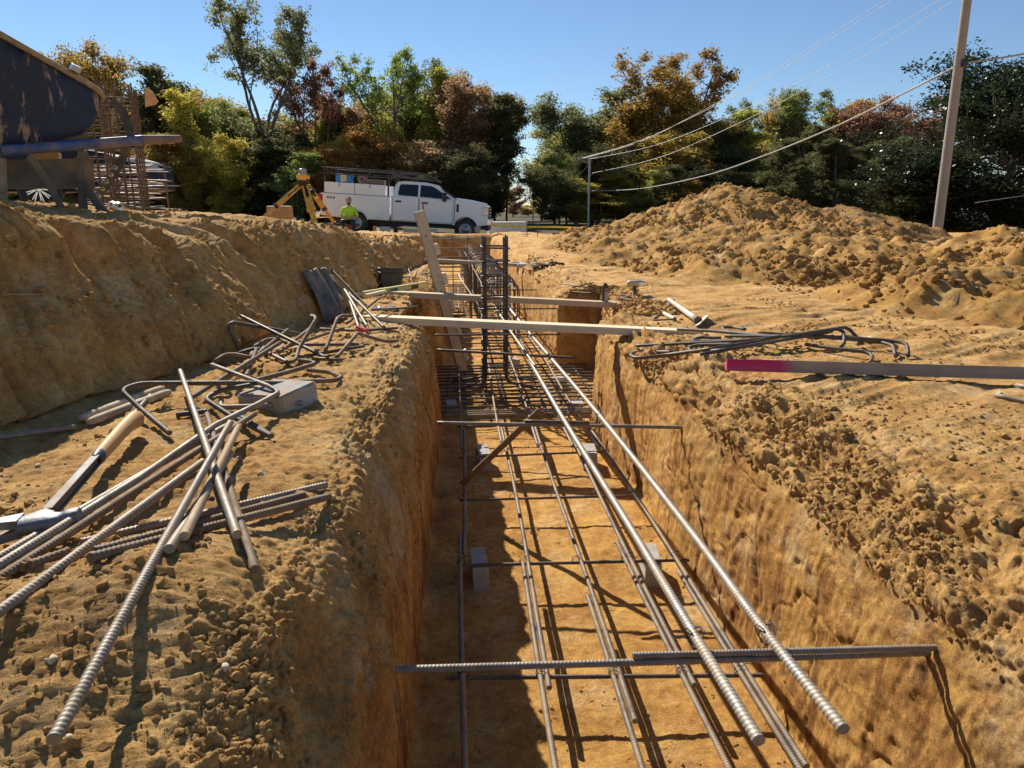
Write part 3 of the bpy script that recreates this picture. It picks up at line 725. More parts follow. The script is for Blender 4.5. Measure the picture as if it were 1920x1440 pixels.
L = [
 (1015, 292, 60, 66, 'round', 'olive', 'low yellow-green tree right of the sky gap'),
 (1075, 180, 115, 60, 'round', 'grey', 'pale grey-green tree above the thin utility pole'),
 (1122, 172, 120, 60, 'thin', 'grey', 'sparse greyish tree between two fuller ones'),
 (1195, 152, 150, 56, 'round', 'gold', 'broad golden tree left of the high sparse golden crown'),
 (1268, 92, 175, 58, 'open', 'gold', 'highest golden tree on the right with open branches'),
 (1325, 200, 130, 55, 'round', 'gold', 'dense yellow-gold tree under the high open golden crown'),
 (1250, 250, 130, 52, 'round', 'gold', 'low golden tree behind the dirt heap slope'),
 (1420, 172, 110, 62, 'open', 'grey', 'sparse pale tree left of the middle of the right wood'),
 (1498, 166, 115, 62, 'open', 'green', 'open green tree rising behind the dark pines'),
 (1455, 195, 90, 64, 'round', 'orange', 'orange tree between the two sparse trees on the right'),
 (1562, 205, 95, 64, 'round', 'olive', 'round olive tree behind the dark pines'),
 (1600, 195, 100, 62, 'tall', 'orange', 'golden brown tree left of the rusty pink one'),
 (1648, 185, 140, 58, 'round', 'rust', 'wide rusty pink tree beside the dark magnolia'),
 (1738, 180, 110, 56, 'tall', 'rust', 'rusty tree showing just left of the wooden pole'),
 (1400, 245, 110, 52, 'tall', 'dark', 'dark tree at the left end of the pines'),
 (1380, 215, 120, 58, 'tall', 'olive', 'olive tree right of the golden trees'),
 (1062, 290, 75, 52, 'round', 'green', 'green tree at the foot of the thin utility pole'),
 (1110, 280, 110, 50, 'round', 'dark', 'dark low tree right of the thin utility pole'),
 (1180, 300, 100, 48, 'tall', 'olive', 'low olive tree left of the tallest dirt heap'),
 (1330, 300, 100, 47, 'round', 'dark', 'low dark tree just above the top of the tallest dirt heap'),
 (1685, 260, 120, 45, 'round', 'dark', 'dark leafy tree touching the left side of the magnolia'),
]
for a in L: tree(*a, group=A2)
A3 = 'dark pines behind the tallest dirt heap'
for px, top, wd, d, lb in [(1452, 262, 100, 40, 'leftmost of the dark pines'), (1508, 235, 110, 41, 'second dark pine from the left'), (1562, 262, 100, 39, 'third dark pine from the left'), (1612, 275, 95, 40, 'rightmost of the dark pines'), (1480, 300, 80, 38, 'low dark pine in front of the two left ones')]:
    tree(px, top, wd, d, 'pine', 'dark', lb + ', behind the tallest dirt heap', group=A3)
tree(1872, 82, 330, 27, 'magnolia', 'glossy', 'huge glossy dark green magnolia at the right edge, behind the wooden pole', group=None)
tree(1722, 300, 170, 28, 'bush', 'glossy', 'low glossy dark bush at the foot of the magnolia', group=None)
# the wood behind, closing the gaps low down
rr = random.Random(3); k = 0
def where(px):
    for lim, w_ in ((150, 'behind the wheelbarrow'), (300, 'behind the tall rebar cages'), (440, 'over the middle of the left bank'), (560, 'left of the surveying tripod'), (680, 'behind the tripod and the truck bed'), (800, 'behind the truck doors'), (940, 'behind the truck hood'), (1130, 'near the pale slim pole'), (1300, 'left of the tallest heap top'), (1450, 'behind the tallest heap top'), (1600, 'behind the dark pines'), (1800, 'left of the magnolia')):
        if px < lim: return w_
    return 'at the right edge'

for (a, b, top, pick) in [(-40, 895, 205, ['olive', 'green', 'dark', 'rust', 'olive', 'gold']), (1070, 1700, 238, ['olive', 'green', 'dark', 'gold'])]:
    x = a
    while x < b:
        tree(x, top + rr.uniform(-35, 35), rr.uniform(100, 140), 68 + rr.uniform(-4, 6), 'round', (cc := pick[rr.randrange(len(pick))]), 'backmost ' + WORDS[cc] + ' tree of the wood, ' + where(x), group='backmost trees of the wood'); k += 1; x += 44
x = -40
while x < 1700:
    if not 925 < x < 1030:
        tree(x, 322 + rr.uniform(-45, 30), rr.uniform(70, 105), 50 + rr.uniform(-4, 6), ['tall', 'thin', 'round'][k % 3], ['dark', 'olive', 'rust', 'green', 'rust', 'olive', 'dark', 'gold'][rr.randrange(8)], 'low young ' + ['slim', 'wispy', 'bushy'][k % 3] + ' tree, ' + where(x), group='low young trees along the foot of the wood'); k += 1
    x += 40
tree(962, 348, 40, 95, 'round', 'rust', 'distant rusty brown tree low in the gap of sky', group=None)
tree(990, 385, 45, 100, 'round', 'orange', 'distant orange tree low in the gap beside a thin pole', group=None)
print('trees', round(time.time() - T0, 1))
# ------------------------------------------------------------------ steel bars
def steel(name, col, rust, dust, rough=.45, metal=.55):
    q = NT(name); n1 = q.noise(18, 5, .65); n2 = q.noise(60, 4, .6); n3 = q.noise(7, 5, .7)
    c = q.mix(.5, col, q.ramp(n2, [(.3, tuple(x * .55 for x in col)), (.7, tuple(min(1, x * 1.35) for x in col))]))
    fr = q.math('MULTIPLY', q.ramp(n1, [(.46, 0.0), (.60, 1.0)]), rust)
    c = q.mix(fr, c, (.16, .080, .038))
    fd = q.math('MULTIPLY', q.ramp(n3, [(.40, 0.0), (.62, 1.0)]), dust)
    c = q.mix(fd, c, (.46, .32, .17)); q.base(c)
    q.set(metal=q.math('MULTIPLY', q.math('SUBTRACT', 1.0, q.math('MAXIMUM', fr, fd)), metal), rough=q.mix(q.math('MAXIMUM', fr, fd), rough, .85), spec=.4)
    q.bump(n2, .25, .001)
    return q.m
ST = {'grey': steel('steel_grey', (.24, .22, .19), .30, .40, .55, .35), 'dark': steel('steel_dark', (.075, .07, .066), .35, .2, .55, .3),
      'rust': steel('steel_rusty', (.145, .105, .07), .8, .3, .7, .15), 'tan': steel('steel_dusty', (.42, .33, .23), .2, .9, .7, .2),
      'mat': steel('steel_mat', (.17, .15, .13), .5, .45, .55, .3), 'bright': steel('steel_bright', (.36, .33, .29), .25, .4, .5, .4),
      'deep': steel('steel_deep_rust', (.085, .055, .04), .8, .15, .75, .1)}
def fillet(pts, r, n=6):
    pts = [Vector(p) for p in pts]; out = [pts[0]]
    for i in range(1, len(pts) - 1):
        a, b, c = pts[i - 1], pts[i], pts[i + 1]; u = (a - b); v = (c - b); lu, lv = u.length, v.length
        if lu < 1e-5 or lv < 1e-5: continue
        u /= lu; v /= lv; ang = u.angle(v, 3.14); 
        if ang > 3.0: out.append(b); continue
        t = min(r / math.tan(ang / 2), lu * .48, lv * .48); p, q = b + u * t, b + v * t
        for k in range(n + 1):
            s = k / n; out.append(p * (1 - s) ** 2 + b * 2 * s * (1 - s) + q * s * s)
    out.append(pts[-1]); return out
def resample(pts, step):
    P_ = np.array([tuple(p) for p in pts]); d = np.hypot.reduce(np.diff(P_, axis=0), axis=1) if False else np.sqrt((np.diff(P_, axis=0) ** 2).sum(1))
    s = np.concatenate([[0], np.cumsum(d)]); n = max(2, int(s[-1] / step) + 1); t = np.linspace(0, s[-1], n)
    return np.stack([np.interp(t, s, P_[:, k]) for k in range(3)], 1), t
def bar_arrays(pts, d, ribs=None, n=None):
    """one deformed bar along a path; ribs follow when it is near enough to show them"""
    mid = sum((Vector(p) for p in pts), Vector()) / len(pts); dist = min((Vector(p) - CAM).length for p in list(pts) + [mid])
    if ribs is None: ribs = dist < 2.7
    pitch = .50 * d
    P_, t = resample(pts, pitch / 4 if ribs else .06 if dist > 6 else .03); m = len(P_); n = n or ((10 if dist < 1.2 else 8) if ribs else 6)
    T = np.gradient(P_, axis=0); T /= np.linalg.norm(T, axis=1)[:, None] + 1e-12
    up = np.array([0, 0, 1.]) if abs(T[0][2]) < .9 else np.array([1., 0, 0])
    U = np.empty_like(P_); u = np.cross(T[0], up); u /= np.linalg.norm(u)
    for i in range(m):
        u = u - T[i] * (u @ T[i]); u /= np.linalg.norm(u); U[i] = u
    W_ = np.cross(T, U); a = np.arange(n) * 2 * PI / n + .6
    k = np.arange(m) % 4; hi = ((k == 1) | (k == 2)).astype(float)
    r = d / 2 * (np.where(hi > 0, 1.06, .93)[:, None] if ribs else np.full((m, 1), .97)) * np.ones((1, n))
    if ribs:
        r = np.maximum(r, d / 2 * (1.02 * (np.abs(np.cos(a)) > .93))[None, :])
    V = P_[:, None, :] + r[..., None] * (np.cos(a)[None, :, None] * U[:, None, :] + np.sin(a)[None, :, None] * W_[:, None, :])
    if ribs: V = V + (np.sin(a) * d * .20)[None, :, None] * T[:, None, :] * np.where((np.arange(m) > 2) & (np.arange(m) < m - 3), 1, 0)[:, None, None]
    V = V.reshape(-1, 3); i = np.arange(m - 1)[:, None] * n; kk = np.arange(n)[None, :]
    F = np.stack([i + kk, i + (kk + 1) % n, i + n + (kk + 1) % n, i + n + kk], -1).reshape(-1, 4)
    # end caps as fans
    c0 = len(V); V = np.concatenate([V, P_[:1], P_[-1:]]); q = np.arange(n)
    F = np.concatenate([F, np.stack([(q + 1) % n, q, np.full(n, c0), np.full(n, c0)], 1), np.stack([(m - 1) * n + q, (m - 1) * n + (q + 1) % n, np.full(n, c0 + 1), np.full(n, c0 + 1)], 1)])
    return V, F
def np_mesh_mixed(name, V, F):
    tri = F[:, 2] == F[:, 3]; f4 = F[~tri]; f3 = F[tri][:, :3]
    me = bpy.data.meshes.new(name); me.vertices.add(len(V)); me.vertices.foreach_set('co', V.astype(np.float32).ravel())
    idx = np.concatenate([f4.ravel(), f3.ravel()]).astype(np.int32); me.loops.add(len(idx)); me.loops.foreach_set('vertex_index', idx)
    st = np.concatenate([np.arange(len(f4)) * 4, len(f4) * 4 + np.arange(len(f3)) * 3]).astype(np.int32)
    me.polygons.add(len(st)); me.polygons.foreach_set('loop_start', st); sm_ = np.concatenate([np.ones(len(f4), bool), np.zeros(len(f3), bool)])
    me.polygons.foreach_set('use_smooth', sm_); me.update(calc_edges=True); return me
def bar(name, pts, d, mat, parent=None, fr=0, ribs=None, **k):
    if fr: pts = fillet(pts, fr)
    V, F = bar_arrays(pts, d, ribs)
    return link(name, np_mesh_mixed(name, V, F), ST[mat] if isinstance(mat, str) else mat, parent, **k)
WIRE = simple('tie_wire', (.06, .055, .05), .5, metal=.7)
def tie(parent, p, r=.012, ax=(0, 1, 0)):
    """a twist of tie wire round two crossing bars"""
    mb = MB(); p = Vector(p); a = Vector(ax).normalized(); t = Vector((0, 0, 1)); b = a.cross(t).normalized()
    for s in (-1, 1):
        pts = [p + (b * math.cos(q) + t * math.sin(q)) * r + a * s * (.25 * r + .35 * r * math.sin(q)) for q in np.linspace(0, 2 * PI, 11)]
        mb.tube(pts, .0012, 4)
    mb.tube([p + t * r, p + t * r * 1.8 + b * r, p + t * r * 1.6 + b * r * 2], .0015, 4)
    return mb.build('tie_wire', WIRE, parent)

# ---- the mat at the bottom of the trench
ZM = .115
mat_ = thing('rebar_mat', 'flat grid of tied reinforcing bars lying just above the trench floor', 'rebar mat', (0, 0, 0))
LX = [(.0, .02), (.213, .245), (.402, .44), (.598, .61), (.765, .745)]
def lx(k, y): a, b = LX[k]; return a + (b - a) * (y - 1.35) / 3.1 + .006 * math.sin(y * 2.1 + k * 2)
def wav(k, y, z): return z + .004 * math.sin(y * 1.7 + k)
for k in range(5):
    bar('bar', [(lx(k, y), y, wav(k, y, ZM)) for y in np.linspace(-.6 + .1 * k, 2.55 - .12 * ((k * 2) % 5), 16)], .0155, 'mat', mat_)
    y0 = [2.38, 1.62, 1.48, 1.60, 1.30][k]
    bar('bar', [(lx(k, y) + (.0185 if k else .016), y, wav(k, y, ZM) + .001) for y in np.linspace(y0, 3.9, 14)], .0155, 'mat', mat_)
    bar('bar', [(lx(k, y) + .001, y, wav(k, y, ZM) + .001) for y in np.linspace(3.55, 6.6, 18)], .0155, 'mat', mat_, ribs=False)
    bar('bar', [(lx(k, y) - .004, y, wav(k, y, ZM)) for y in np.linspace(6.1, 12.5 + .2 * k, 20)], .0155, 'mat', mat_, ribs=False)
TY = [.52, 1.10, 1.695, 2.30, 2.885, 3.47, 4.05]
TP = {1: ((820, 1600), (1500, 1590)), 2: ((835, 1271), (1432, 1266)), 3: ((868, 1060), (1292, 1050)), 4: ((862, 938), (1204, 929)), 5: ((862, 858), (1142, 846)), 6: ((858, 800), (1120, 794))}
for i, y in enumerate(TY):
    p, q = (atz(*TP[i][0], ZM - .015), atz(*TP[i][1], ZM - .015)) if i in TP else (Vector((-.04, y, ZM - .0145)), Vector((.80, y - .05, ZM - .0145)))
    bar('bar', [p, q], .013, 'dark', mat_)
    for k in range(5):
        tie(mat_, (lx(k, y) + .004, p.y + (q.y - p.y) * (lx(k, y) - p.x) / (q.x - p.x), ZM - .005), .015, (0, 1, 0))
for i, y in enumerate(np.arange(6.35, 12.4, .30)):
    bar('bar', [(-.04, y, ZM - .0145), (.80, y, ZM - .0145)], .013, 'dark', mat_)
# ---- the thick mat under the column, reaching into both notches
pad = thing('rebar_mat', 'dense square rebar mat under the upright column cage, between the two notches', 'rebar mat', (0, 0, 0))
for y in np.arange(4.42, 5.86, .105):
    bar('bar', [(-.36, y, ZM - .043), (1.10, y + .01, ZM - .043)], .0155, 'dark', pad, ribs=False)
for x in np.arange(-.33, 1.10, .13):
    bar('bar', [(x, 4.40, ZM - .060), (x + .01, 5.88, ZM - .060)], .0155, 'mat', pad, ribs=False)
for k, y in enumerate(np.arange(4.30, 4.42, .045)):
    bar('bar', [(-.10 + .02 * k, y, ZM - .032), (.86, y + .008, ZM - .034)], .013, 'grey', pad, ribs=False)

# ---- bars driven into both walls
ZC_ = .53
def cross(label, pts, d=.0165, mat='grey', **k):
    return bar('rebar', pts, d, mat, label=label, cat='rebar', **k)
cross('nearest bar spanning the trench, wedged into both dirt walls', [atz(742, 1255, .527), atz(1260, 1240, .534), atz(1800, 1221, .530)], .0142)
cross('shorter bar lying against the nearest spanning bar at its right half', [atz(1186, 1229, .545), atz(1480, 1221, .547), atz(1800, 1213, .546)], .0125)
cross('second spanning bar across the trench, above the small dark brace', [atz(820, 793, .530), atz(1320, 802, .524)], .0165)
cross('short dark bar laid on the second spanning bar', [atz(985, 790, .545), atz(1105, 793, .543)], .0165, 'dark')
cross('third spanning bar across the trench, just in front of the upright cage', [atz(820, 656, .535), atz(1080, 671, .525)], .0165, 'dark')
cross('thin fourth spanning bar right behind the near pale board', [atz(815, 628, .53), atz(1050, 627, .53)], .013, 'dark')
cross('fifth spanning bar behind the upright cage, ending in the right wall', [(.20, 5.98, .52), (.95, 5.96, .52)], .013, 'dark')
cross('sixth spanning bar, farthest one with its end in the right wall', [(.30, 7.4, .52), (.98, 7.38, .52)], .013, 'dark')
# ---- two thick bars along the trench, resting on the spanning bars
for lb, pts in [('right one of the two thick pale bars running along the trench', [(.592, .90, .560), (.583, 1.19, .558), (.583, 1.65, .556), (.562, 2.66, .552), (.51, 3.96, .552), (.465, 4.9, .56), (.44, 6.5, .53)]),
                ('left one of the two thick pale bars running along the trench', [(.449, .885, .562), (.443, 1.18, .559), (.437, 1.6, .557), (.424, 2.12, .555), (.412, 2.66, .552), (.398, 3.5, .552), (.39, 4.12, .552)])]:
    q = [Vector(p) for p in pts]; sp_ = []
    for i in range(len(q) - 1):
        for t in np.linspace(0, 1, 6, endpoint=False):
            a, b, c, e = q[max(i - 1, 0)], q[i], q[i + 1], q[min(i + 2, len(q) - 1)]
            sp_.append(.5 * ((2 * b) + (c - a) * t + (2 * a - 5 * b + 4 * c - e) * t * t + (3 * b - 3 * c + e - a) * t ** 3))
    sp_.append(q[-1])
    o = bar('rebar', sp_, .0200, 'bright', label=lb, cat='rebar')
    tie(o, (q[1].x, 1.17, .552), .020, (1, .3, 0)); tie(o, (q[1].x - .02, 2.665, .545), .020, (1, .3, 0))
bar('rebar', [(.40, 3.5, .57), (.36, 4.5, .57), (.31, 5.6, .60)], .016, 'bright', label='pale bar leaning along the right side of the upright cage', cat='rebar')
# dark flat brace from the mat up to the second spanning bar
mb = MB(); mb.beam(aty(866, 908, 3.02), aty(1012, 770, 2.74), .028, .006, Vector((.3, -1, .2))); mb.beam(aty(866, 908, 3.02) + Vector((.0, .012, 0)), aty(1012, 770, 2.74) + Vector((0, .012, 0)), .005, .022, Vector((.3, -1, .2)))
mb.build('angle_iron', ST['rust'], label='dark rusty angle iron slanting from the mat to the second spanning bar', cat='angle iron')

# ---- concrete bricks carrying the mat
CONC = simple('concrete', (.40, .39, .37), .9, var=.3, scale=25, bump=.004, dirt=.35)
def brick(px, py, d, rz, lb):
    p = atz(px, py, .0); z = drop(p.x, p.y) - .004; p = atz(px, py, z)
    mb = MB(); mb.box((0, d[1] / 2, d[2] / 2), d, None, .004)
    return mb.build('concrete_brick', CONC, label=lb, cat='concrete brick', group='bricks holding up the bars', loc=(p.x, p.y, z), rot=(rad(R_.uniform(-2, 2)), rad(R_.uniform(-3, 3)), rz))
brick(903, 1112, (.058, .17, .098), .05, 'shaded concrete brick left of the nearest row of mat bars')
brick(1224, 1104, (.060, .17, .098), -.15, 'sunlit concrete brick under the nearest right-hand bars')
brick(911, 884, (.065, .17, .098), .1, 'shaded concrete brick at the foot of the slanting angle iron')
brick(1107, 884, (.075, .17, .098), -.1, 'sunlit concrete brick under the thick pale bars, second on the right')
brick(1080, 778, (.10, .12, .080), -.1, 'concrete brick on the right just in front of the dense mat')
brick(848, 782, (.07, .12, .09), .1, 'concrete brick by the left wall just in front of the dense mat')
brick(962, 690, (.12, .10, .075), 0, 'dark concrete brick right of the foot of the upright cage')
brick(1053, 730, (.09, .12, .075), .2, 'pale brick at the near corner of the right notch')

# ---- upright column cage
def cage(label, X, Yc, wx, wy, z0, z1, tz, d=.020, feet=.24, dbl=True, mat='dark', ribs=True, nx=2, loops=None, cat='rebar cage', group=None):
    t = thing('column_cage', label, cat, (X, Yc, z0), group=group)
    xs = np.linspace(-wx / 2, wx / 2, nx)
    for i, x in enumerate(xs):
        for s in (-1, 1):
            if nx > 2 and False: continue
            for k in (range(2) if dbl else range(1)):
                xo = x + (k - .5) * d * 1.02 if dbl else x
                top = z1 - z0 + R_.uniform(-.01, .01)
                fx = math.copysign(feet, x) if feet else 0
                pts = [(xo, s * wy / 2, top), (xo, s * wy / 2, .055)]
                if feet: pts += [(xo + fx, s * wy / 2 + .05 * s, .004 + .02 * k)]
                bar('bar', pts, d, mat, t, fr=.06 if feet else 0, ribs=ribs)
    for z in tz:
        e = d * (1.6 if dbl else 1.0); a = wx / 2 + e; b = wy / 2 + d; zz = z - z0; j = R_.uniform(-.008, .008)
        bar('tie_bar', [(-a, -b * .2, zz + j), (-a, -b, zz), (a, -b, zz - j), (a, b, zz), (-a, b, zz + j), (-a, -b * .1, zz + .008)], .0145, mat, t, fr=.02, ribs=False)
        for sx in (-1, 1): tie(t, (sx * wx / 2, -b, zz), .016 if dbl else .01, (0, 0, 1))
    return t
cage('upright black rebar column cage standing in the trench behind the near board', .285, 5.05, .150, .17, .075, 1.155, [1.085, .99, .89, .815, .735, .66, .57, .49, .40, .34, .27, .20, .15], .0130)
cage('slim rebar cage of thin bars farther down the trench', -.02, 10.2, .42, .25, .08, .97, np.arange(.15, .95, .13), .014, 0, False, 'rust', False, nx=3)
# ---- row of hooked stirrups behind the column
st = thing('stirrup_cage', 'long row of tall hooked stirrups standing along the trench behind the upright cage', 'stirrup cage', (0, 0, 0))
for i, y in enumerate(np.arange(6.5, 12.2, .145)):
    w2 = .15; xc = .44 - .02 * (y - 6.5); j = R_.uniform(-.012, .012); zt = .70 + .01 * (y - 6.5) + R_.uniform(-.01, .01)
    bar('stirrup', [(xc - w2 + j, y - .02, .10), (xc - w2 + j, y, zt), (xc + w2 + j, y + .01, zt - .01), (xc + w2 + j, y + .03, .10)], .0125, 'dark', st, fr=.09, ribs=False)
for i, y in enumerate(np.arange(7.6, 12.2, .16)):
    j = R_.uniform(-.01, .01); xc = .02
    bar('stirrup', [(xc - .14 + j, y - .02, .10), (xc + .16 + j, y - .02, .10), (xc + .16 + j, y, .62), (xc + .05 + j, y, .66)], .0125, 'rust', st, fr=.05, ribs=False)
for x, z in ((.27, .64), (.55, .63), (.28, .3), (.56, .3)):
    bar('bar', [(x + .0, 6.4, z), (x - .1, 12.2, z)], .014, 'dark', st, ribs=False)
bar('rebar', [(.04, 6.3, .78), (.06, 6.2, .74), (.16, 5.9, .62), (.20, 5.8, .56)], .013, 'bright', fr=.03, label='short pale bent bar hooking down beside the left of the upright cage', cat='rebar')
for k, (z, y) in enumerate(((.47, 8.3), (.52, 8.6), (.58, 9.0))):
    cross(['lowest', 'middle', 'highest'][k] + ' of three thin bars crossing the far trench left of the stirrups', [(-.42, y, z), (.25, y, z)], .012, 'rust', group='thin bars crossing the far trench')

# ------------------------------------------------------------------ timber
def timber(name, col, k=1.0):
    q = NT(name); v = q.map((3, 3, 3)); g = q.noise(1, 5, .6, q.map((40, 2.2, 40))); g2 = q.noise(1, 3, .5, q.map((12, .8, 12)), 1.5)
    c = q.mix(.65, q.ramp(g, [(.3, tuple(x * .62 for x in col)), (.7, tuple(min(1, x * 1.15) for x in col))]), q.ramp(g2, [(.35, tuple(x * .8 for x in col)), (.65, col)]))
    n = q.noise(5, 5, .7); c = q.mix(q.math('MULTIPLY', q.ramp(n, [(.55, 0.0), (.7, 1.0)]), .25), c, (.34, .22, .11))
    q.base(c); q.set(rough=.75, spec=.25); q.bump(g, .3, .002); return q.m
WOOD = timber('pine_wood', (.80, .66, .44)); WOOD_G = timber('grey_wood', (.42, .33, .25)); WOOD_O = timber('old_wood', (.62, .48, .31))
def board(name, a, b, wd, th, mat, label, cat, up=Vector((0, 0, 1)), bev=.003, **k):
    """a board from a to b, its own Y along the grain"""
    a = Vector(a); b = Vector(b); y = (b - a); L = y.length; y.normalize(); x = y.cross(up).normalized(); z = x.cross(y)
    mb = MB(); mb.box((0, 0, 0), (wd, L, th), None, bev)
    o = mb.build(name, mat, label=label, cat=cat, **k); o.matrix_world = Matrix.Translation((a + b) / 2) @ Matrix((x, y, z)).transposed().to_4x4()
    return o
def zt(x, y, r=.05): return max(drop(x + i, y + j) for i in (-r, 0, r) for j in (-r * .5, 0, r * .5))
l = aty(686, 597, 4.22); r = aty(1315, 626, 3.72)
zl = max(l.z, zt(-.42, 4.16) + .02); zr = max(r.z, zt(1.0, 3.78) + .02)
board('wooden_board', (l.x, 4.22, l.z), (r.x, 3.72, r.z), .089, .040, WOOD, 'nearest pale board laid flat across the trench, in front of the cage', 'board')
l = aty(676, 548, 5.36); r = aty(1192, 573, 5.36)
board('wooden_board', l, r, .089, .042, WOOD_O, 'second board across the trench, passing behind the upright cage, with a drill on it', 'board')
B2Z = r.z + .021
board('wooden_board', aty(795, 487, 9.2), aty(1010, 499, 9.2), .089, .04, WOOD_O, 'farthest board across the trench, behind the stirrups', 'board')
board('wooden_board', aty(1158, 577, 5.62), aty(1216, 590, 5.08), .13, .05, WOOD, 'short thick board end on the ground under the drill', 'board')
def P3(px, py, Y): return aty(px, py, Y)
# leaning ladder-like stake with blocks screwed to its edge
a = P3(872, 712, 5.62); b = P3(786, 396, 5.56)
t = thing('wooden_stake', 'pale wooden stake leaning in the trench with small blocks screwed down its right edge', 'stake', (0, 0, 0))
mb = MB(); mb.beam(a, b, .078, .038, Vector((.35, -1, .1)), .002); s_ = mb.build('plank', WOOD_O, t)
for py in (467, 520, 570, 618, 666):
    f = (712 - py) / (712 - 396); c = a.lerp(b, f); side = Vector((1, .3, .27)).normalized()
    mb = MB(); mb.box((0, 0, 0), (.034, .06, .088), Matrix.Rotation(-.27, 3, 'Y'), .006)
    mb.build('block', WOOD, t, loc=c + side * .058)
for py in (700, 600, 540, 440):
    f = (712 - py) / (712 - 396); c = a.lerp(b, f); mb = MB(); mb.cyl(c + Vector((.0, -.02, 0)), c + Vector((0, -.026, 0)), .006, n=8); mb.build('knot', simple('knot', (.12, .07, .04)), t)
mb = MB(); p = b + Vector((.03, .0, .0)); mb.cyl(p, p + Vector((.005, 0, .055)), .003, n=6); mb.box(p + Vector((.004, 0, .06)), (.045, .02, .005)); mb.box(p + Vector((.0, 0, .035)), (.012, .004, .04))
mb.build('marker_pin', simple('pin_red', (.45, .12, .10)), label='small reddish marker pin stuck on top of the leaning stake', cat='marker pin')
# board with the pink end on the right-hand bank
a = atz(1362, 684, .755); b = atz(1990, 702, .77)
q = NT('sprayed_board'); g = q.noise(1, 5, .6, q.map((40, 2.2, 40))); g2 = q.noise(7, 5, .65); sx = q.n('ShaderNodeSeparateXYZ'); q.l(q.coord(), sx.inputs[0])
Lb = (b - a).length; wc_ = q.mix(.6, q.ramp(g, [(.3, (.17, .13, .10)), (.7, (.40, .32, .25))]), q.ramp(g2, [(.35, (.24, .19, .15)), (.65, (.38, .31, .25))]))
ed_ = q.math('ADD', sx.outputs[1], q.math('MULTIPLY', q.math('SUBTRACT', g2, .5), .10)); fp = q.ramp(q.math('ADD', q.math('MULTIPLY', ed_, 14.0), .5 + 14 * Lb * (.5 - .185)), [(.15, 1.0), (.95, 0.0)])
fp = q.math('MULTIPLY', fp, q.ramp(g, [(.22, .55), (.5, 1.0)])); q.base(q.mix(fp, wc_, (.52, .03, .125))); q.set(rough=.75, spec=.25); q.bump(g, .5, .003)
board('wooden_board', a, b, .040, .046, q.m, 'weathered board on the right bank with its left end sprayed pink', 'board', up=Vector((0, .25, 1)), bev=.002)
print('steel', round(time.time() - T0, 1))
# ------------------------------------------------------------------ loose bars lying on the banks
def gz(x, y, r=.045):
    return sum(drop(x + i, y + j) for i, j in ((0, 0), (r, 0), (-r, 0), (0, r), (0, -r))) / 5
def on(px, py, lift=.01):
    """the place seen there, lift above the evened-out ground"""
    p = hit(px, py)
    d = ray(px, py)
    for _ in range(5):
        z = gz(p.x, p.y) + lift; q = CAM + d * ((z - CAM.z) / d.z)
        if (q - p).length > 1.2: break
        p = p.lerp(q, .7)
    return p
def rod(label, pp, d=.0165, mat='grey', lift=.008, fr=0, group=None, name='rebar', clear=True, **k):
    """pp: (px, py[, extra lift]) along the bar"""
    L = lift
    if not fr and len(pp) > 2: pp = [pp[0], pp[-1]]
    for _ in range(14):
        P_ = [on(q[0], q[1], L + (q[2] if len(q) > 2 else 0)) for q in pp]
        if not clear: break
        bad = n = 0
        for i in range(len(P_) - 1):
            m = max(3, int((P_[i + 1] - P_[i]).length / .05))
            for t in np.linspace(0, 1, m):
                c = P_[i].lerp(P_[i + 1], t); n += 1; bad += c.z - d * .2 < drop(c.x, c.y)
        if bad <= (.22 if fr else .10) * n: break
        L += .005
    return bar(name, P_, d, mat, label=label, cat='rebar', fr=fr, group=group, **k)
Z_ = lambda x, y: (x / 2.743, 560 + y / 2.743)
Y_ = lambda x, y: (400 + x / 4, 460 + y / 4)
def zz(*a): return [(*Z_(q[0], q[1]), q[2] if len(q) > 2 else 0) for q in a]
def yy(*a): return [(*Y_(q[0], q[1]), q[2] if len(q) > 2 else 0) for q in a]
# foreground heap on the left bench
rod('long foreground bar on the left bank, its cut end nearest the camera', [(100, 1388, .004), (262, 1080, .02), (398, 855, .04), (432, 792, .04)], .0140, 'grey')
rod('bar ending beside the tan one, middle of three ends below the crossing', [(317, 1030, 0), (432, 850, .02)], .0155, 'grey', .012)
rod('tan mud-coated bar, right of three ends below the crossing', [(345, 1006, .006), (438, 830, .03), (448, 798, .03)], .0155, 'tan', .014)
rod('bar lying on top of the heap from upper left to its tan cut end', [(338, 695, .05), (385, 840, .075), (445, 1003, .012)], .0155, 'grey', .02)
rod('steep bar beside the top bar, reaching lowest to the right', [(388, 776, .02), (410, 838, .04), (478, 1068, .004)], .0150, 'rust', .012)
rod('bent bar with a hairpin turn, its long leg running out at the left edge', [(-70, 1102, .0), (262, 896, .025), (402, 798, .03), (485, 757, .03), (524, 736, .035), (503, 724, .035), (397, 684, .04)], .0150, 'grey', .02, fr=.045)
rod('upper one of the long parallel bars running out at the left edge', [(-70, 1085, 0), (372, 830, .02), (430, 795, .02)], .0150, 'grey', .012)
rod('rusty lower one of the long parallel bars at the left edge', [(-70, 1128, 0), (330, 850, .02), (478, 776, .03)], .0150, 'rust', .014)
rod('bar below the long pair, leaving the frame under the hammer head', [(-60, 1190, 0), (72, 1080, .008), (262, 925, .01), (380, 866, .01)], .0155, 'grey', .008)
G3 = None
rod('top one of three short parallel bars crossing under the heap', [(150, 1018), (400, 962), (612, 909)], .0150, 'grey', .004)
rod('middle one of three short parallel bars crossing under the heap', [(176, 1034), (390, 982), (570, 928)], .0150, 'rust', .004)
rod('bottom one of three short parallel bars crossing under the heap', [(168, 1046), (384, 1000), (618, 931)], .0150, 'rust', .002)
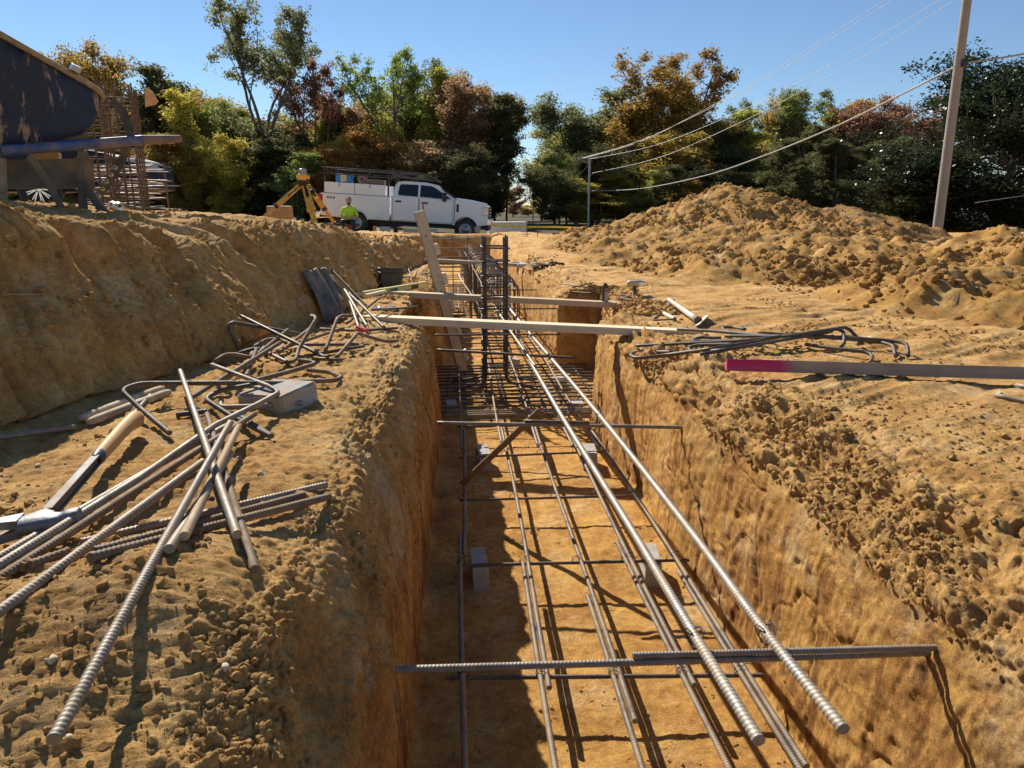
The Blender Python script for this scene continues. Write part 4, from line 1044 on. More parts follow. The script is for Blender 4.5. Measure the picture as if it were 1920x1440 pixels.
rod('bar stub half buried left of the three parallel bars', [(55, 1060), (128, 1034)], .0150, 'rust', .001)
rod('bent bar whose bow is left of the heap, long leg level to the concrete block', [(318, 812, 0), (262, 765, .02), (226, 731, .045), (262, 719, .05), (420, 718, .05), (548, 718, .03)], .0150, 'dark', .015, fr=.05)
rod('dark bent bar with its bow just left of the concrete block', [(508, 818, 0), (430, 778, .01), (384, 748, .02), (412, 732, .03), (470, 722, .04)], .0150, 'dark', .012, fr=.05)
rod('short hooked bar lying against the front of the concrete block', [(415, 750, .01), (414, 764, .004), (470, 762, .01), (566, 755, .01)], .0150, 'grey', .01, fr=.03)
rod('smooth pale bar pointing up to the right behind the top bar', [(360, 745, .01), (442, 700, .04), (526, 642, .07)], .0150, 'rust', .012)
rod('rusty bar rising steeply beside the smooth pale one', [(462, 705, .02), (470, 685, .03), (481, 655, .05)], .0150, 'rust', .012)
rod('rusty bar just under the smooth pale one', [(420, 715, .01), (446, 695, .02), (540, 618, .07)], .015, 'rust', .01)
rod('lone bar entering from the left edge above the hammer', [(-60, 828), (60, 812), (140, 801)], .0155, 'grey', .006)
rod('bar under the hammer grip, its ribbed end showing above the grip', [(84, 968, 0), (165, 870, .006), (252, 772, .006), (282, 742, .006)], .0155, 'dark', .006)
rod('dark bar stub behind the steep bars', [(330, 778), (388, 771)], .0150, 'dark', .004)
rod('dark bar running right and down out of the heap crossing', [(440, 775, .01), (470, 800, .005), (510, 818, 0)], .0150, 'dark', .012)
rod('small rusty hook left of the concrete block top', [(400, 680, .03), (415, 668, .04), (434, 662, .04), (475, 672, .02)], .0150, 'rust', .02, fr=.04)
rod('arched dark bar behind the rusty hook', [(442, 664, .02), (470, 655, .03), (485, 652, .03), (500, 668, 0)], .0150, 'dark', .02, fr=.04)
for k, (a, b, c) in enumerate([((148, 787), (228, 758), (308, 727)), ((164, 793), (244, 763), (320, 734))]):
    P_ = [on(q[0], q[1], .012) for q in (a, b, c)]; mb = MB(); pts = [P_[0].lerp(P_[2], t) for t in (0, .02, .05, .1, .5, .9, .95, .98, 1)]
    mb.tube(pts, .012, 12, radii=[.004, .009, .0115, .013, .0135, .013, .0115, .009, .004])
    mb.build('smooth_stake', simple('chalky_stake', (.52, .43, .30), .8, var=.35, scale=30, dirt=.6, bump=.001), label=['upper', 'lower'][k] + ' of two pale round stakes lying behind the hammer', cat='stake', group='pale round stakes behind the hammer')
# upper heap
U = 'bent bars in the upper heap on the left bench'
rod('long dark ribbed bar reaching far up-left over the upper heap', yy((190, 520, .16), (450, 690, .08), (700, 785, .03), (860, 850, 0)), .0165, 'dark', .02, clear=False)
rod('dark bar with a sharp bow leaning on the left bank', yy((195, 785, .01), (105, 600, .10), (135, 575, .11), (400, 620, .08), (655, 668, .04)), .0165, 'dark', .012, fr=.04, clear=False)
rod('bent bar standing up in a Z in the upper heap', yy((560, 882, .005), (618, 862, .005), (640, 780, .03), (778, 540, .14), (735, 528, .14)), .0165, 'rust', .012, fr=.03, clear=False)
rod('bar with its bend above the concrete block, long leg down-left', yy((640, 862, .008), (785, 882, .008), (560, 950, .008), (320, 1012, .01)), .0165, 'rust', .01, fr=.03)
rod('bar arched over the middle of the upper heap', yy((840, 792, .01), (930, 548, .12), (965, 525, .12), (1048, 530, .12)), .0165, 'rust', .012, fr=.04, clear=False)
rod('V-shaped bar with a red mark at its peak', yy((922, 842, .005), (1082, 658, .07), (1180, 690, .03), (1300, 722, .01), (1380, 715, .01)), .0165, 'rust', .01, fr=.03, clear=False)
rod('flat hairpin bar right behind the concrete block', yy((440, 1018, .02), (600, 1022, .01), (920, 1014, .01), (962, 988, .01), (880, 952, .01), (706, 934, .01)), .0165, 'rust', .008, fr=.04)
rod('dark level bar across the upper heap', yy((650, 746, .02), (1090, 744, .01)), .015, 'dark', .012)
rod('dark bar just under the level one', yy((640, 838, .01), (840, 806, .01), (1130, 756, .01)), .015, 'dark', .01)
rod('dark bar lying along the foot of the Z-shaped one', yy((780, 850, .01), (970, 862, .005)), .015, 'dark', .01)
rod('straight bar rising left to right behind the Z-shaped one', yy((490, 805, .01), (600, 722, .03), (730, 620, .06)), .0165, 'rust', .01)
rod('low bar rising to the arched one', yy((520, 770, .01), (800, 665, .02), (975, 620, .03)), .0165, 'rust', .01)
rod('rusty curved bar half hidden at the left of the upper heap', yy((235, 930, .005), (320, 750, .03), (400, 705, .03), (500, 700, .03), (560, 745, .01)), .0165, 'rust', .01, fr=.06)
rod('round-bowed dark bar behind the rusty curved one', yy((520, 690, .03), (400, 755, .02), (365, 775, .02), (420, 810, .01), (560, 880, .0)), .0165, 'dark', .012, fr=.05)
rod('curved dark bar at the far left of the upper heap', yy((0, 872, .01), (120, 812, .02), (200, 830, .02), (300, 850, .01)), .0165, 'dark', .01, fr=.06)
rod('short curved bar over the dark one at the far left', yy((180, 795, .02), (300, 785, .02), (340, 830, .01)), .0165, 'dark', .012, fr=.05)
rod('leftmost of the sheaf of straight bars leaning on the near board end', yy((900, 280, .14), (935, 400, .08), (970, 505, .02)), .0165, 'grey', .01, clear=False)
rod('second straight bar of the sheaf by the near board end', yy((985, 332, .11), (1070, 480, .06), (1156, 612, .01)), .0165, 'grey', .01, clear=False)
rod('steepest bar of the sheaf, left of its crossing', yy((1000, 345, .10), (1050, 480, .05), (1092, 622, .01)), .0165, 'grey', .012, clear=False)
rod('rightmost bar of the sheaf, ending on the dirt below the near board', yy((1018, 360, .10), (1150, 490, .05), (1284, 618, .005)), .0165, 'dark', .012, clear=False)
rod('dark bar leaning from the grey sheet into the sheaf', yy((890, 185, .14), (960, 330, .08), (1020, 400, .06), (1160, 465, .03)), .015, 'dark', .01, clear=False)
rod('pale bar rising from the sheaf towards the yellow level', yy((1000, 585, .01), (1080, 510, .03), (1250, 390, .07)), .0165, 'rust', .012, clear=False)
rod('short dark bar beside the red mark, pointing right', yy((1110, 640, .01), (1380, 620, .01)), .015, 'dark', .01)
rod('dark bar lying behind the red mark', yy((800, 628, .03), (930, 600, .03), (1100, 640, .02)), .015, 'dark', .012)
rod('long flat bow of bar lying behind the near board', yy((1190, 484, .01), (1440, 470, .01), (1535, 455, .01), (1500, 435, .01), (1420, 432, .01)), .0145, 'dark', .01, fr=.05)
rod('crossed dark stick beside the black bin, leaning left', yy((1460, 165, .10), (1492, 250, .01)), .0145, 'dark', .01, clear=False)
rod('crossed dark stick beside the black bin, leaning right', yy((1508, 188, .09), (1605, 266, .01)), .0145, 'rust', .01, clear=False)
rod('pale stick standing beside the black bin', yy((1525, 190, .09), (1510, 262, .01)), .0145, 'tan', .01, clear=False)
rod('thin dark bar lying level right of the black bin', yy((1400, 245, .01), (1640, 205, .01)), .0145, 'dark', .01, clear=False)
mb = MB(); p = on(*Y_(1112, 633), .05); mb.tube([p + Vector((.03 * math.cos(a), .03 * math.sin(a), .012 * math.sin(3 * a))) for a in np.linspace(0, 6, 14)], .004, 6); mb.box(p + Vector((.0, -.02, .01)), (.05, .03, .01), Matrix.Rotation(.4, 3, 'Y'))
mb.build('red_tape', simple('red_tape', (.55, .05, .03), .6), label='scrap of red tape knotted round the bars of the upper heap', cat='tape')

# right-hand bundle of bent bars
X_ = lambda x, y: (960 + x / 2.4, 460 + y / 2.4)
def xx(*a): return [(*X_(q[0], q[1]), q[2] if len(q) > 2 else 0) for q in a]
D = .0175
rod('top bar of the right bundle, from the near board end to its hooked right end', xx((745, 377, .02), (900, 385, .03), (1150, 408, .04), (1400, 410, .04), (1700, 428, .04), (1780, 440, .04), (1783, 500, 0)), D, 'dark', .012, fr=.05)
rod('bar of the right bundle whose lifted end drops as a pale hook', xx((560, 452, .01), (1060, 428, .03), (1250, 405, .05), (1490, 370, .07), (1510, 368, .07), (1580, 445, .01)), D, 'dark', .014, fr=.05)
rod('bar of the right bundle with an upright pale hook in the middle', xx((960, 408, .02), (1250, 410, .05), (1460, 375, .07), (1492, 385, .06), (1496, 440, .02), (1478, 462, 0)), D, 'dark', .016, fr=.04)
rod('lowest long bar of the right bundle with a round bow at its left end', xx((720, 480, .01), (560, 478, .01), (532, 492, .01), (556, 510, .01), (700, 492, .015), (900, 465, .02), (1080, 436, .03), (1250, 402, .04)), D, 'dark', .012, fr=.05)
rod('bar of the right bundle with a bow left of the pink board end', xx((1000, 445, .01), (830, 448, .01), (790, 462, .01), (810, 482, .01), (960, 470, .02), (1075, 450, .03)), D, 'dark', .014, fr=.05)
rod('bar of the right bundle with a small bow at the top left', xx((1050, 378, .02), (985, 366, .02), (945, 370, .02), (960, 388, .02), (1200, 412, .03)), D, 'dark', .012, fr=.04)
rod('bar of the right bundle with a flat bow above the middle left', xx((940, 418, .01), (850, 412, .01), (800, 432, .01), (850, 432, .01), (1050, 425, .02)), D, 'dark', .012, fr=.03)
rod('bar of the right bundle bending down behind the board', xx((1320, 446, .01), (1500, 470, .015), (1600, 480, .015), (1624, 495, .01), (1612, 528, 0)), D, 'dark', .012, fr=.05)
rod('short bar of the right bundle running right to a pale hook', xx((1480, 405, .03), (1640, 430, .03), (1715, 450, .03), (1728, 500, 0)), D, 'dark', .012, fr=.04)
rod('second short hook bar beside the pale hook', xx((1600, 415, .03), (1700, 435, .03), (1735, 462, .01)), D, 'grey', .012, fr=.03)
rod('straight bar crossing the middle of the right bundle', xx((1105, 392, .02), (1330, 398, .02), (1560, 412, .02), (1700, 440, 0)), D, 'dark', .01)
rod('straight lower bar through the middle of the right bundle', xx((850, 490, .01), (1080, 450, .02), (1300, 410, .03), (1440, 388, .04)), D, 'dark', .014)
rod('pale short stub hooking out of the middle of the right bundle', xx((1556, 430, .02), (1562, 452, 0)), D, 'grey', .012)
rod('upper of two bars at the right edge behind the pink-ended board', [(1905, 722), (1990, 738)], .0175, 'grey', .012)
rod('lower of two bars at the right edge behind the pink-ended board', [(1866, 741), (1990, 768)], .0175, 'grey', .010)
# thin bars lying round the bottle and the drill
E_ = lambda x, y: (1040 + x / 6, 500 + y / 6)
def ee(*a): return [(*E_(q[0], q[1]), q[2] if len(q) > 2 else 0) for q in a]
rod('pale bent bar lying left of the black bottle', ee((100, 190), (240, 215), (395, 238), (520, 350)), .014, 'grey', .01, fr=.05)
rod('dark bar under the pale bent one, left of the black bottle', ee((150, 282), (430, 298)), .014, 'dark', .008)
rod('dark bar crossing behind the pale bent one', ee((200, 232), (400, 228), (440, 180)), .012, 'dark', .01)
rod('brown bar running in front of them to the board', ee((245, 322), (500, 352)), .014, 'rust', .01)
rod('brown hairpin bar between the bottle and the drill', ee((610, 312), (830, 322), (855, 345), (700, 345), (890, 378)), .014, 'rust', .01, fr=.03)
# bent bar triangle beside the hoe
rod('thin bar bent into a triangle on the dirt left of the tamper', ee((1240, 400, .03), (1290, 368, .04), (1355, 366, .05), (1220, 500, .02), (1092, 605, .004), (1365, 590, .004)), .0125, 'rust', .01, fr=.02, clear=False)

# ---- hammer
ham = thing('hammer', 'claw hammer with a tan grip lying among the bars on the left bank', 'hammer')
h0 = on(76, 980, .040); h1 = on(258, 786, .045)
h1.z = max(h1.z, h0.z + .0); ax = (h1 - h0); HL = ax.length; ax.normalize(); side = ax.cross(Vector((0, 0, 1))).normalized(); upv = side.cross(ax)
def hp(s, a=0, b=0): return h0 + ax * s * HL + side * a + upv * b
LEA = NT('tan_grip'); n_ = LEA.noise(9, 5, .6); LEA.base(LEA.mix(LEA.ramp(LEA.noise(4, 5, .7), [(.45, 0.0), (.7, .6)]), LEA.ramp(n_, [(.3, (.46, .25, .09)), (.7, (.60, .36, .15))]), (.30, .16, .07))); LEA.set(rough=.6, spec=.3); LEA.bump(LEA.noise(60, 4, .6), .15, .002)
BLK = simple('black_plastic', (.03, .032, .036), .45, var=.3, dirt=.25)
NAVY = simple('navy_collar', (.02, .03, .06), .5, dirt=.2)
HST = simple('hammer_steel', (.20, .205, .215), .5, metal=.4, var=.4, scale=30, dirt=.4, bump=.003)
# grip: oval, swelling at the butt
mb = MB(); V = []; F = []; n = 16; prof = [(.50, .015, .012), (.56, .0165, .0135), (.66, .0175, .0145), (.76, .018, .015), (.86, .019, .016), (.93, .0215, .018), (.98, .023, .0185), (1.005, .020, .016), (1.012, .012, .009)]
for s, a, b in prof:
    c = hp(s, 0, .012 * (max(0, s - .75) / .25) ** 2 * -1)
    V += [c + side * math.cos(2 * PI * i / n) * b + upv * math.sin(2 * PI * i / n) * a for i in range(n)]
F = [(k * n + i, k * n + (i + 1) % n, (k + 1) * n + (i + 1) % n, (k + 1) * n + i) for k in range(len(prof) - 1) for i in range(n)]
mb.add(V, F, True); mb.add(V[-n:], [tuple(range(n))]); mb.add(V[:n], [tuple(range(n))[::-1]]); mb.build('grip', LEA.m, ham)
mb = MB(); V = []
for s, a, b in [(.465, .0135, .010), (.475, .0155, .012), (.51, .0165, .013), (.52, .015, .012)]:
    V += [hp(s) + side * math.cos(2 * PI * i / n) * b + upv * math.sin(2 * PI * i / n) * a for i in range(n)]
mb.add(V, [(k * n + i, k * n + (i + 1) % n, (k + 1) * n + (i + 1) % n, (k + 1) * n + i) for k in range(3) for i in range(n)], True); mb.build('collar', NAVY, ham)
mb = MB(); mb.beam(hp(.08), hp(.48), .010, .016, upv, .003)
for s_y in (-1, 1): mb.beam(hp(.05, 0, s_y * .0095), hp(.48, 0, s_y * .0085), .017, .0055, upv, .002)
mb.build('shaft', simple('hammer_shaft', (.055, .058, .065), .6, metal=.15, var=.4, scale=30, dirt=.45), ham)
# head: neck flare, cheek, poll and face towards the right, claws running out to the left
mb = MB(); hz = Vector((.93, -.30, .10)).normalized(); hz = (hz - ax * hz.dot(ax)).normalized(); hu = ax.cross(hz).normalized()
def hh(a, b, c): return h0 + hz * a + ax * b + hu * c
def loft(mb, secs, n=12):
    V = []
    for (a, b0, rb, rc) in secs:
        V += [hh(a, b0 + rb * (abs(math.cos(q)) ** .7) * math.copysign(1, math.cos(q)), rc * (abs(math.sin(q)) ** .7) * math.copysign(1, math.sin(q))) for q in [2 * PI * i / n + .26 for i in range(n)]]
    m = len(secs); mb.add(V, [(k * n + i, k * n + (i + 1) % n, (k + 1) * n + (i + 1) % n, (k + 1) * n + i) for k in range(m - 1) for i in range(n)], True)
    mb.add(V[:n], [tuple(range(n))[::-1]]); mb.add(V[-n:], [tuple(range(n))])
loft(mb, [(.020, -.006, .021, .014), (.032, -.008, .017, .013), (.040, -.009, .0145, .0135), (.043, -.009, .016, .016), (.062, -.009, .0165, .0165), (.0645, -.009, .0145, .0145)])
loft(mb, [(-.030, .0, .022, .014), (-.015, .004, .028, .015), (.0, .008, .034, .0155), (.022, -.005, .021, .0145)])
mb.build('head', HST, ham)
for s in (-1, 1):
    mb = MB(); pts = []; 
    for i in range(8):
        t = i / 7; pts.append((-.028 - .085 * t, .0 - .026 * t * t - .002, s * (.008 + .012 * t)))
    V = []
    for i, (a, b, c) in enumerate(pts):
        w_, t_ = .008 - .003 * i / 7, .019 * (1 - i / 7) + .003
        V += [hh(a, b + t_, c - w_), hh(a, b + t_, c + w_), hh(a, b - t_ * .55, c + w_), hh(a, b - t_ * .55, c - w_)]
    mb.add(V, [(k * 4 + i, k * 4 + (i + 1) % 4, (k + 1) * 4 + (i + 1) % 4, (k + 1) * 4 + i) for k in range(7) for i in range(4)] + [(0, 1, 2, 3), (31, 30, 29, 28)]); mb.build('claw', HST, ham)

# ---- concrete block on the left bench
blk = NT('block_concrete'); n_ = blk.noise(30, 6, .7); blk.base(blk.mix(blk.ramp(blk.noise(7, 5, .7), [(.42, 0.0), (.62, .8)]), blk.ramp(n_, [(.3, (.28, .27, .25)), (.7, (.48, .47, .44))]), (.44, .32, .18))); blk.set(rough=.95, spec=.1); blk.bump(blk.noise(110, 4, .8), .7, .004)
p = on(523, 752, .0); bm = bmesh.new(); bmesh.ops.create_cube(bm, size=1)
for v in bm.verts: v.co = Vector((v.co.x * .175, v.co.y * .17, v.co.z * .07))
bmesh.ops.bevel(bm, geom=bm.edges[:], offset=.006, segments=2, affect='EDGES'); bmesh.ops.subdivide_edges(bm, edges=[e for e in bm.edges if e.calc_length() > .05], cuts=6, use_grid_fill=True)
for v in bm.verts:
    q = np.array([[v.co.x * 40, v.co.y * 40, v.co.z * 40]]); v.co += v.co.normalized() * float(vnoise(q[:, 0], q[:, 1], q[:, 2], 9)[0]) * .0018
me = bpy.data.meshes.new('concrete_block'); bm.to_mesh(me); bm.free()
link('concrete_block', me, blk.m, label='grey concrete block half sunk in the dirt under the bent bars', cat='concrete block', loc=(p.x, p.y, gz(p.x, p.y, .08) + .014), rot=(rad(4), rad(-3), rad(-28)))

# ---- roots and twigs hanging from the cut walls
ROOT = simple('root', (.34, .24, .13), .9)
def root(pp, r, label, br=0):
    mb = MB(); P_ = [hit(a, b) + Vector((.008, -.006, 0)) for a, b in pp]; P_ = fillet(P_, .02, 4)
    P_ = [q + Vector((R_.gauss(0, .002), R_.gauss(0, .002), R_.gauss(0, .002))) for q in P_]; mb.tube(P_, r, 5, radii=[r * (1 - .6 * i / len(P_)) for i in range(len(P_))])
    for k in range(br):
        q = P_[len(P_) // 2 + R_.randrange(len(P_) // 2)]; e = [q]
        for _ in range(5): e.append(e[-1] + Vector((R_.gauss(.002, .005), R_.gauss(-.002, .004), R_.uniform(-.014, -.002))))
        mb.tube(e, r * .4, 4)
    return mb.build('root', ROOT, label=label, cat='root')
root([(652, 1190), (700, 1215), (732, 1250), (742, 1290), (738, 1330), (722, 1362)], .0018, 'thin branching root hanging from the left wall by the nearest spanning bar', 6)
root([(720, 1195), (712, 1215), (728, 1240)], .001, 'short root tip beside the branching root on the left wall')
root([(0, 550), (40, 553), (88, 551)], .003, 'pale root lying on the slope of the left bank at the left edge')
root([(130, 560), (150, 557), (166, 557)], .002, 'small pale root on the slope of the left bank')
root([(62, 488), (90, 487), (112, 485)], .002, 'upper pale root on the left bank below the wheelbarrow')
root([(312, 488), (340, 478), (372, 474)], .003, 'thin root on the slope in the middle of the left bank')
print('heaps', round(time.time() - T0, 1))
# ------------------------------------------------------------------ wheelbarrow on the left bank
TUBM = NT('tray_paint'); o_ = TUBM.coord()
st_ = TUBM.noise(1, 5, .7, TUBM.map((11, 11, 1.6))); n1 = TUBM.noise(6, 6, .7); n2 = TUBM.noise(40, 4, .7)
c_ = TUBM.mix(.5, (.010, .028, .060), TUBM.ramp(n2, [(.3, (.008, .014, .03)), (.7, (.022, .04, .09))]))
c_ = TUBM.mix(TUBM.math('MULTIPLY', TUBM.ramp(n1, [(.45, 0.0), (.62, 1.0)]), .6), c_, (.055, .058, .055))
sx_ = TUBM.n('ShaderNodeSeparateXYZ'); TUBM.l(o_, sx_.inputs[0])
c_ = TUBM.mix(TUBM.math('MULTIPLY', TUBM.ramp(st_, [(.56, 0.0), (.61, 1.0)]), .85), c_, (.36, .25, .15))
TUBM.base(c_); TUBM.set(rough=TUBM.ramp(n1, [(.4, .45), (.6, .9)]), spec=.35); TUBM.bump(n2, .2, .003)
BLUE = simple('blue_paint', (.03, .075, .22), .5, var=.35, scale=9, dirt=.55, bump=.001)
GREYP = simple('dirty_grey_steel', (.085, .09, .085), .7, metal=.2, var=.35, scale=8, dirt=.5, bump=.001)
MUD = simple('caked_mud', (.34, .25, .16), .95, var=.35, scale=20, bump=.004)
STRAP = simple('black_strap', (.03, .03, .03), .6, dirt=.35)
WB = thing('wheelbarrow', 'muddy dark blue wheelbarrow cut off by the left edge, standing on the bank', 'wheelbarrow')
def W3(px, py, Y): return aty(px, py, 4.0 + (Y - 1.8) * .62)   # the barrow stands four to five metres away
# near side: rail from (0,282) to the grip (340,260); the rear of the barrow is the farther end
RA, RB, RC = W3(-120, 294, 1.80), W3(0, 283, 2.05), W3(275, 262, 2.95)
RE = W3(338, 260, 3.25)
def sect(mb, p, q, w0, h0_, w1, h1_, n=10):
    """a tapered rail with rounded section"""
    p, q = Vector(p), Vector(q); y = (q - p).normalized(); x = y.cross(Vector((0, 0, 1))).normalized(); z = x.cross(y); V = []
    for c, a, b in ((p, w0, h0_), (q, w1, h1_)):
        V += [c + x * a / 2 * (abs(math.cos(t)) ** .55) * math.copysign(1, math.cos(t)) + z * b / 2 * (abs(math.sin(t)) ** .55) * math.copysign(1, math.sin(t)) for t in [2 * PI * i / n + .3 for i in range(n)]]
    mb.add(V, [(i, (i + 1) % n, n + (i + 1) % n, n + i) for i in range(n)], True); mb.add(V, [tuple(range(n))[::-1], tuple(range(n, 2 * n))])
dr = (RC - RB).normalized(); off = Vector((-.88, -.42, .02)).normalized() * .78            # the far rail lies to the left and beyond
mb = MB(); sect(mb, RA, RB, .054, .054, .054, .056); sect(mb, RB, RC - dr * .03, .054, .056, .054, .057); mb.build('rail', BLUE, WB)
mb = MB(); sect(mb, RC - dr * .045, RE, .054, .057, .039, .042); mb.build('handle', simple('worn_grip', (.16, .11, .09), .7, dirt=.4), WB)
mb = MB(); o2 = Vector((-.74, .42, .0)); sect(mb, RA + o2, RC + o2, .054, .054, .054, .056); mb.build('rail', BLUE, WB)
mb = MB(); sect(mb, RC + o2, RE + o2, .054, .057, .039, .042); mb.build('handle', simple('worn_grip', (.16, .11, .09)), WB)
# tray: rounded corner tub built from rings
def tubring(s):                                # s 0 = bottom, 1 = rim ; near edge points as seen
    a = W3(-120, 318, 1.85).lerp(W3(-120, -3, 1.75), s)          # front, near
    b = W3(176, 252, 2.60).lerp(W3(212, 184, 2.86), s)           # rear, near
    n = Vector((-.85, .5, 0)).normalized()
    wdt = .50 + .20 * s
    return a, b, b + n * wdt, a + n * wdt
def ring_pts(s, grow=0):
    Q = tubring(s); cen = sum(Q, Vector()) / 4; Q = [q + (q - cen).normalized() * grow * 1.5 for q in Q]; r = .105 + .075 * s; out = []
    for i in range(4):
        p, b, c = Q[i - 1], Q[i], Q[(i + 1) % 4]; u = (p - b).normalized(); v = (c - b).normalized()
        for k in range(6):
            t = k / 5; out.append((b + u * r) * (1 - t) ** 2 + b * 2 * t * (1 - t) + (b + v * r) * t * t)
    return out
mb = MB(); V = []; lv = [(0.0, -.10), (.02, -.05), (.07, -.015), (.15, 0), (.35, .012), (.6, .014), (.85, .006), (1.0, 0), (1.0, -.006), (.85, 0), (.15, -.006), (.05, -.02), (.04, -.1)]
for s, g in lv: V += ring_pts(s, g)
m = len(V) // len(lv)
mb.add(V, [(k * m + i, k * m + (i + 1) % m, (k + 1) * m + (i + 1) % m, (k + 1) * m + i) for k in range(len(lv) - 1) for i in range(m)], True); mb.add(V[:m], [tuple(range(m))[::-1]]); mb.add(V[-m:], [tuple(range(m))])
mb.build('tray', TUBM.m, WB)
mb = MB(); r_ = ring_pts(1.0, .006); mb.tube(r_ + [r_[0]], .0165, 8); mb.build('rim', MUD, WB)
# wedge under the tray, cross panel, legs, straps
mb = MB(); mb.beam(W3(-110, 272, 2.0), W3(165, 256, 2.66), .045, .075); mb.build('riser', GREYP, WB)
mb = MB(); q = [W3(8, 300, 2.35), W3(142, 297, 2.62), W3(146, 352, 2.64), W3(8, 354, 2.37)]; n_ = Vector((.07, .06, 0))
mb.add([*q, *[a + n_ for a in q]], [(0, 1, 2, 3), (7, 6, 5, 4), (0, 4, 5, 1), (1, 5, 6, 2), (2, 6, 7, 3), (3, 7, 4, 0)]); mb.build('cross_panel', GREYP, WB)
def strip(pp, w_, th, nm, mt, par=None, nrm=Vector((0, -1, 0)), **k):
    pp = [Vector(p) for p in pp]; mb = MB(); V = []
    for i, p in enumerate(pp):
        d = (pp[min(i + 1, len(pp) - 1)] - pp[max(i - 1, 0)]).normalized(); s = d.cross(nrm).normalized(); n = s.cross(d); wi = w_[i] if isinstance(w_, list) else w_
        V += [p - s * wi / 2 - n * th / 2, p + s * wi / 2 - n * th / 2, p + s * wi / 2 + n * th / 2, p - s * wi / 2 + n * th / 2]
    m = len(pp); mb.add(V, [(k_ * 4 + i, k_ * 4 + (i + 1) % 4, (k_ + 1) * 4 + (i + 1) % 4, (k_ + 1) * 4 + i) for k_ in range(m - 1) for i in range(4)] + [(3, 2, 1, 0), (4 * m - 4, 4 * m - 3, 4 * m - 2, 4 * m - 1)])
    return mb.build(nm, mt, par, **k)
strip([W3(52, 294, 2.15), W3(66, 305, 2.15), W3(88, 340, 2.16), W3(106, 372, 2.17), W3(122, 402, 2.18)], .036, .008, 'leg', GREYP, WB)
strip([W3(156, 282, 2.5), W3(151, 310, 2.5), W3(154, 350, 2.5), W3(156, 392, 2.5)], [.033, .039, .045, .051], .009, 'leg', GREYP, WB)
strip([W3(160, 340, 2.48), W3(172, 368, 2.48), W3(196, 398, 2.48), W3(226, 412, 2.5)], [.018, .045, .051, .030], .009, 'foot', GREYP, WB)
strip([W3(2, 296, 2.0), W3(4, 330, 2.0), W3(5, 366, 2.0), W3(6, 400, 2.0)], .033, .03, 'leg', MUD, WB)
mb = MB(); mb.cyl(W3(150, 347, 2.47), W3(150, 347, 2.46), .008, n=6); mb.build('bolt', GREYP, WB)
ss = [W3(208, 190, 2.9), W3(226, 205, 2.93), W3(239, 228, 2.95), W3(242, 252, 2.95), W3(236, 282, 2.95), W3(222, 312, 2.95), W3(204, 340, 2.95), W3(181, 374, 2.95)]
sp2 = []
for i in range(len(ss) - 1):
    for t in (0, .33, .66):
        a, b, c, e = ss[max(i - 1, 0)], ss[i], ss[i + 1], ss[min(i + 2, len(ss) - 1)]
        sp2.append(.5 * ((2 * b) + (c - a) * t + (2 * a - 5 * b + 4 * c - e) * t * t + (3 * b - 3 * c + e - a) * t ** 3))
sp2.append(ss[-1])
strip(sp2, .045, .007, 'strap', STRAP, WB, nrm=Vector((.35, -.9, 0)))
for px, py in ((216, 314), (208, 327), (199, 340), (192, 354), (185, 367)):
    p = W3(px, py, 2.935); mb = MB(); mb.lathe([(.006, -.005), (.013, -.006), (.0145, .0), (.0145, .006)], p, (0, 1, 0), 12); mb.build('eyelet', simple('eyelet', (.5, .49, .46), .4, metal=.7), WB)
mb = MB(); mb.box(W3(142, 128, 2.55), (.048, .07, .033), Matrix.Rotation(.5, 3, 'Y') @ Matrix.Rotation(.6, 3, 'Z'), .003); mb.build('metal_clip', simple('clip', (.35, .42, .48), .35, metal=.6), label='small blue-grey metal piece lying on the wheelbarrow rim', cat='metal clip')
# wheel and front end of the barrow, past the left edge
wc = W3(-300, 410, 1.5); mb = MB(); wc.z = max(wc.z, drop(wc.x, wc.y) + .20)
mb.lathe([(.12, -.05), (.18, -.055), (.205, -.03), (.21, 0), (.205, .03), (.18, .055), (.12, .05)], wc, (-.9, .38, 0), 24); mb.build('wheel', STRAP, WB)
board('timber_offcut', W3(60, 292, 2.75), W3(113, 293, 2.80), .06, .042, WOOD_O, 'short tan timber offcut wedged under the wheelbarrow rail', 'timber')
# crushed can
cp = on(210, 386, .018); ce = on(250, 386, .020); ce = cp + (ce - cp).normalized() * .118
can = thing('drink_can', 'crushed orange and silver drink can on the crest of the left bank', 'can'); ax2 = (ce - cp).normalized(); cp = cp + Vector((0, 0, .008)); 
mb = MB(); mb.lathe([(.001, .004), (.020, .0), (.026, .006), (.0325, .014), (.033, .03), (.030, .045), (.023, .060), (.0225, .068), (.029, .088), (.033, .098)], cp, ax2, 24)
CANM = NT('can_print'); nn = CANM.noise(22, 3, .5); CANM.base(CANM.ramp(nn, [(.38, (.75, .70, .62)), (.47, (.60, .30, .12)), (.56, (.45, .22, .10)), (.66, (.78, .72, .60))], 'CONSTANT')); CANM.set(metal=.5, rough=.35); CANM.bump(CANM.noise(40, 3, .6), .5, .003)
mb.build('body', CANM.m, can)
mb = MB(); mb.lathe([(.033, .098), (.0325, .106), (.027, .117), (.0275, .119), (.025, .119), (.0245, .115), (.001, .115)], cp, ax2, 24); mb.build('lid', simple('can_lid', (.72, .70, .66), .35, metal=.8), can)
mb = MB(); e_ = ax2 * .1155; u_ = ax2.cross(Vector((0, 0, 1))).normalized(); w2_ = u_.cross(ax2); V = [cp + e_ + u_ * (.011 * math.cos(t)) + w2_ * (.009 * math.sin(t) + .006) for t in np.linspace(0, 6.0, 12)]; mb.add(V, [tuple(range(12))]); mb.build('mouth', STRAP, can)

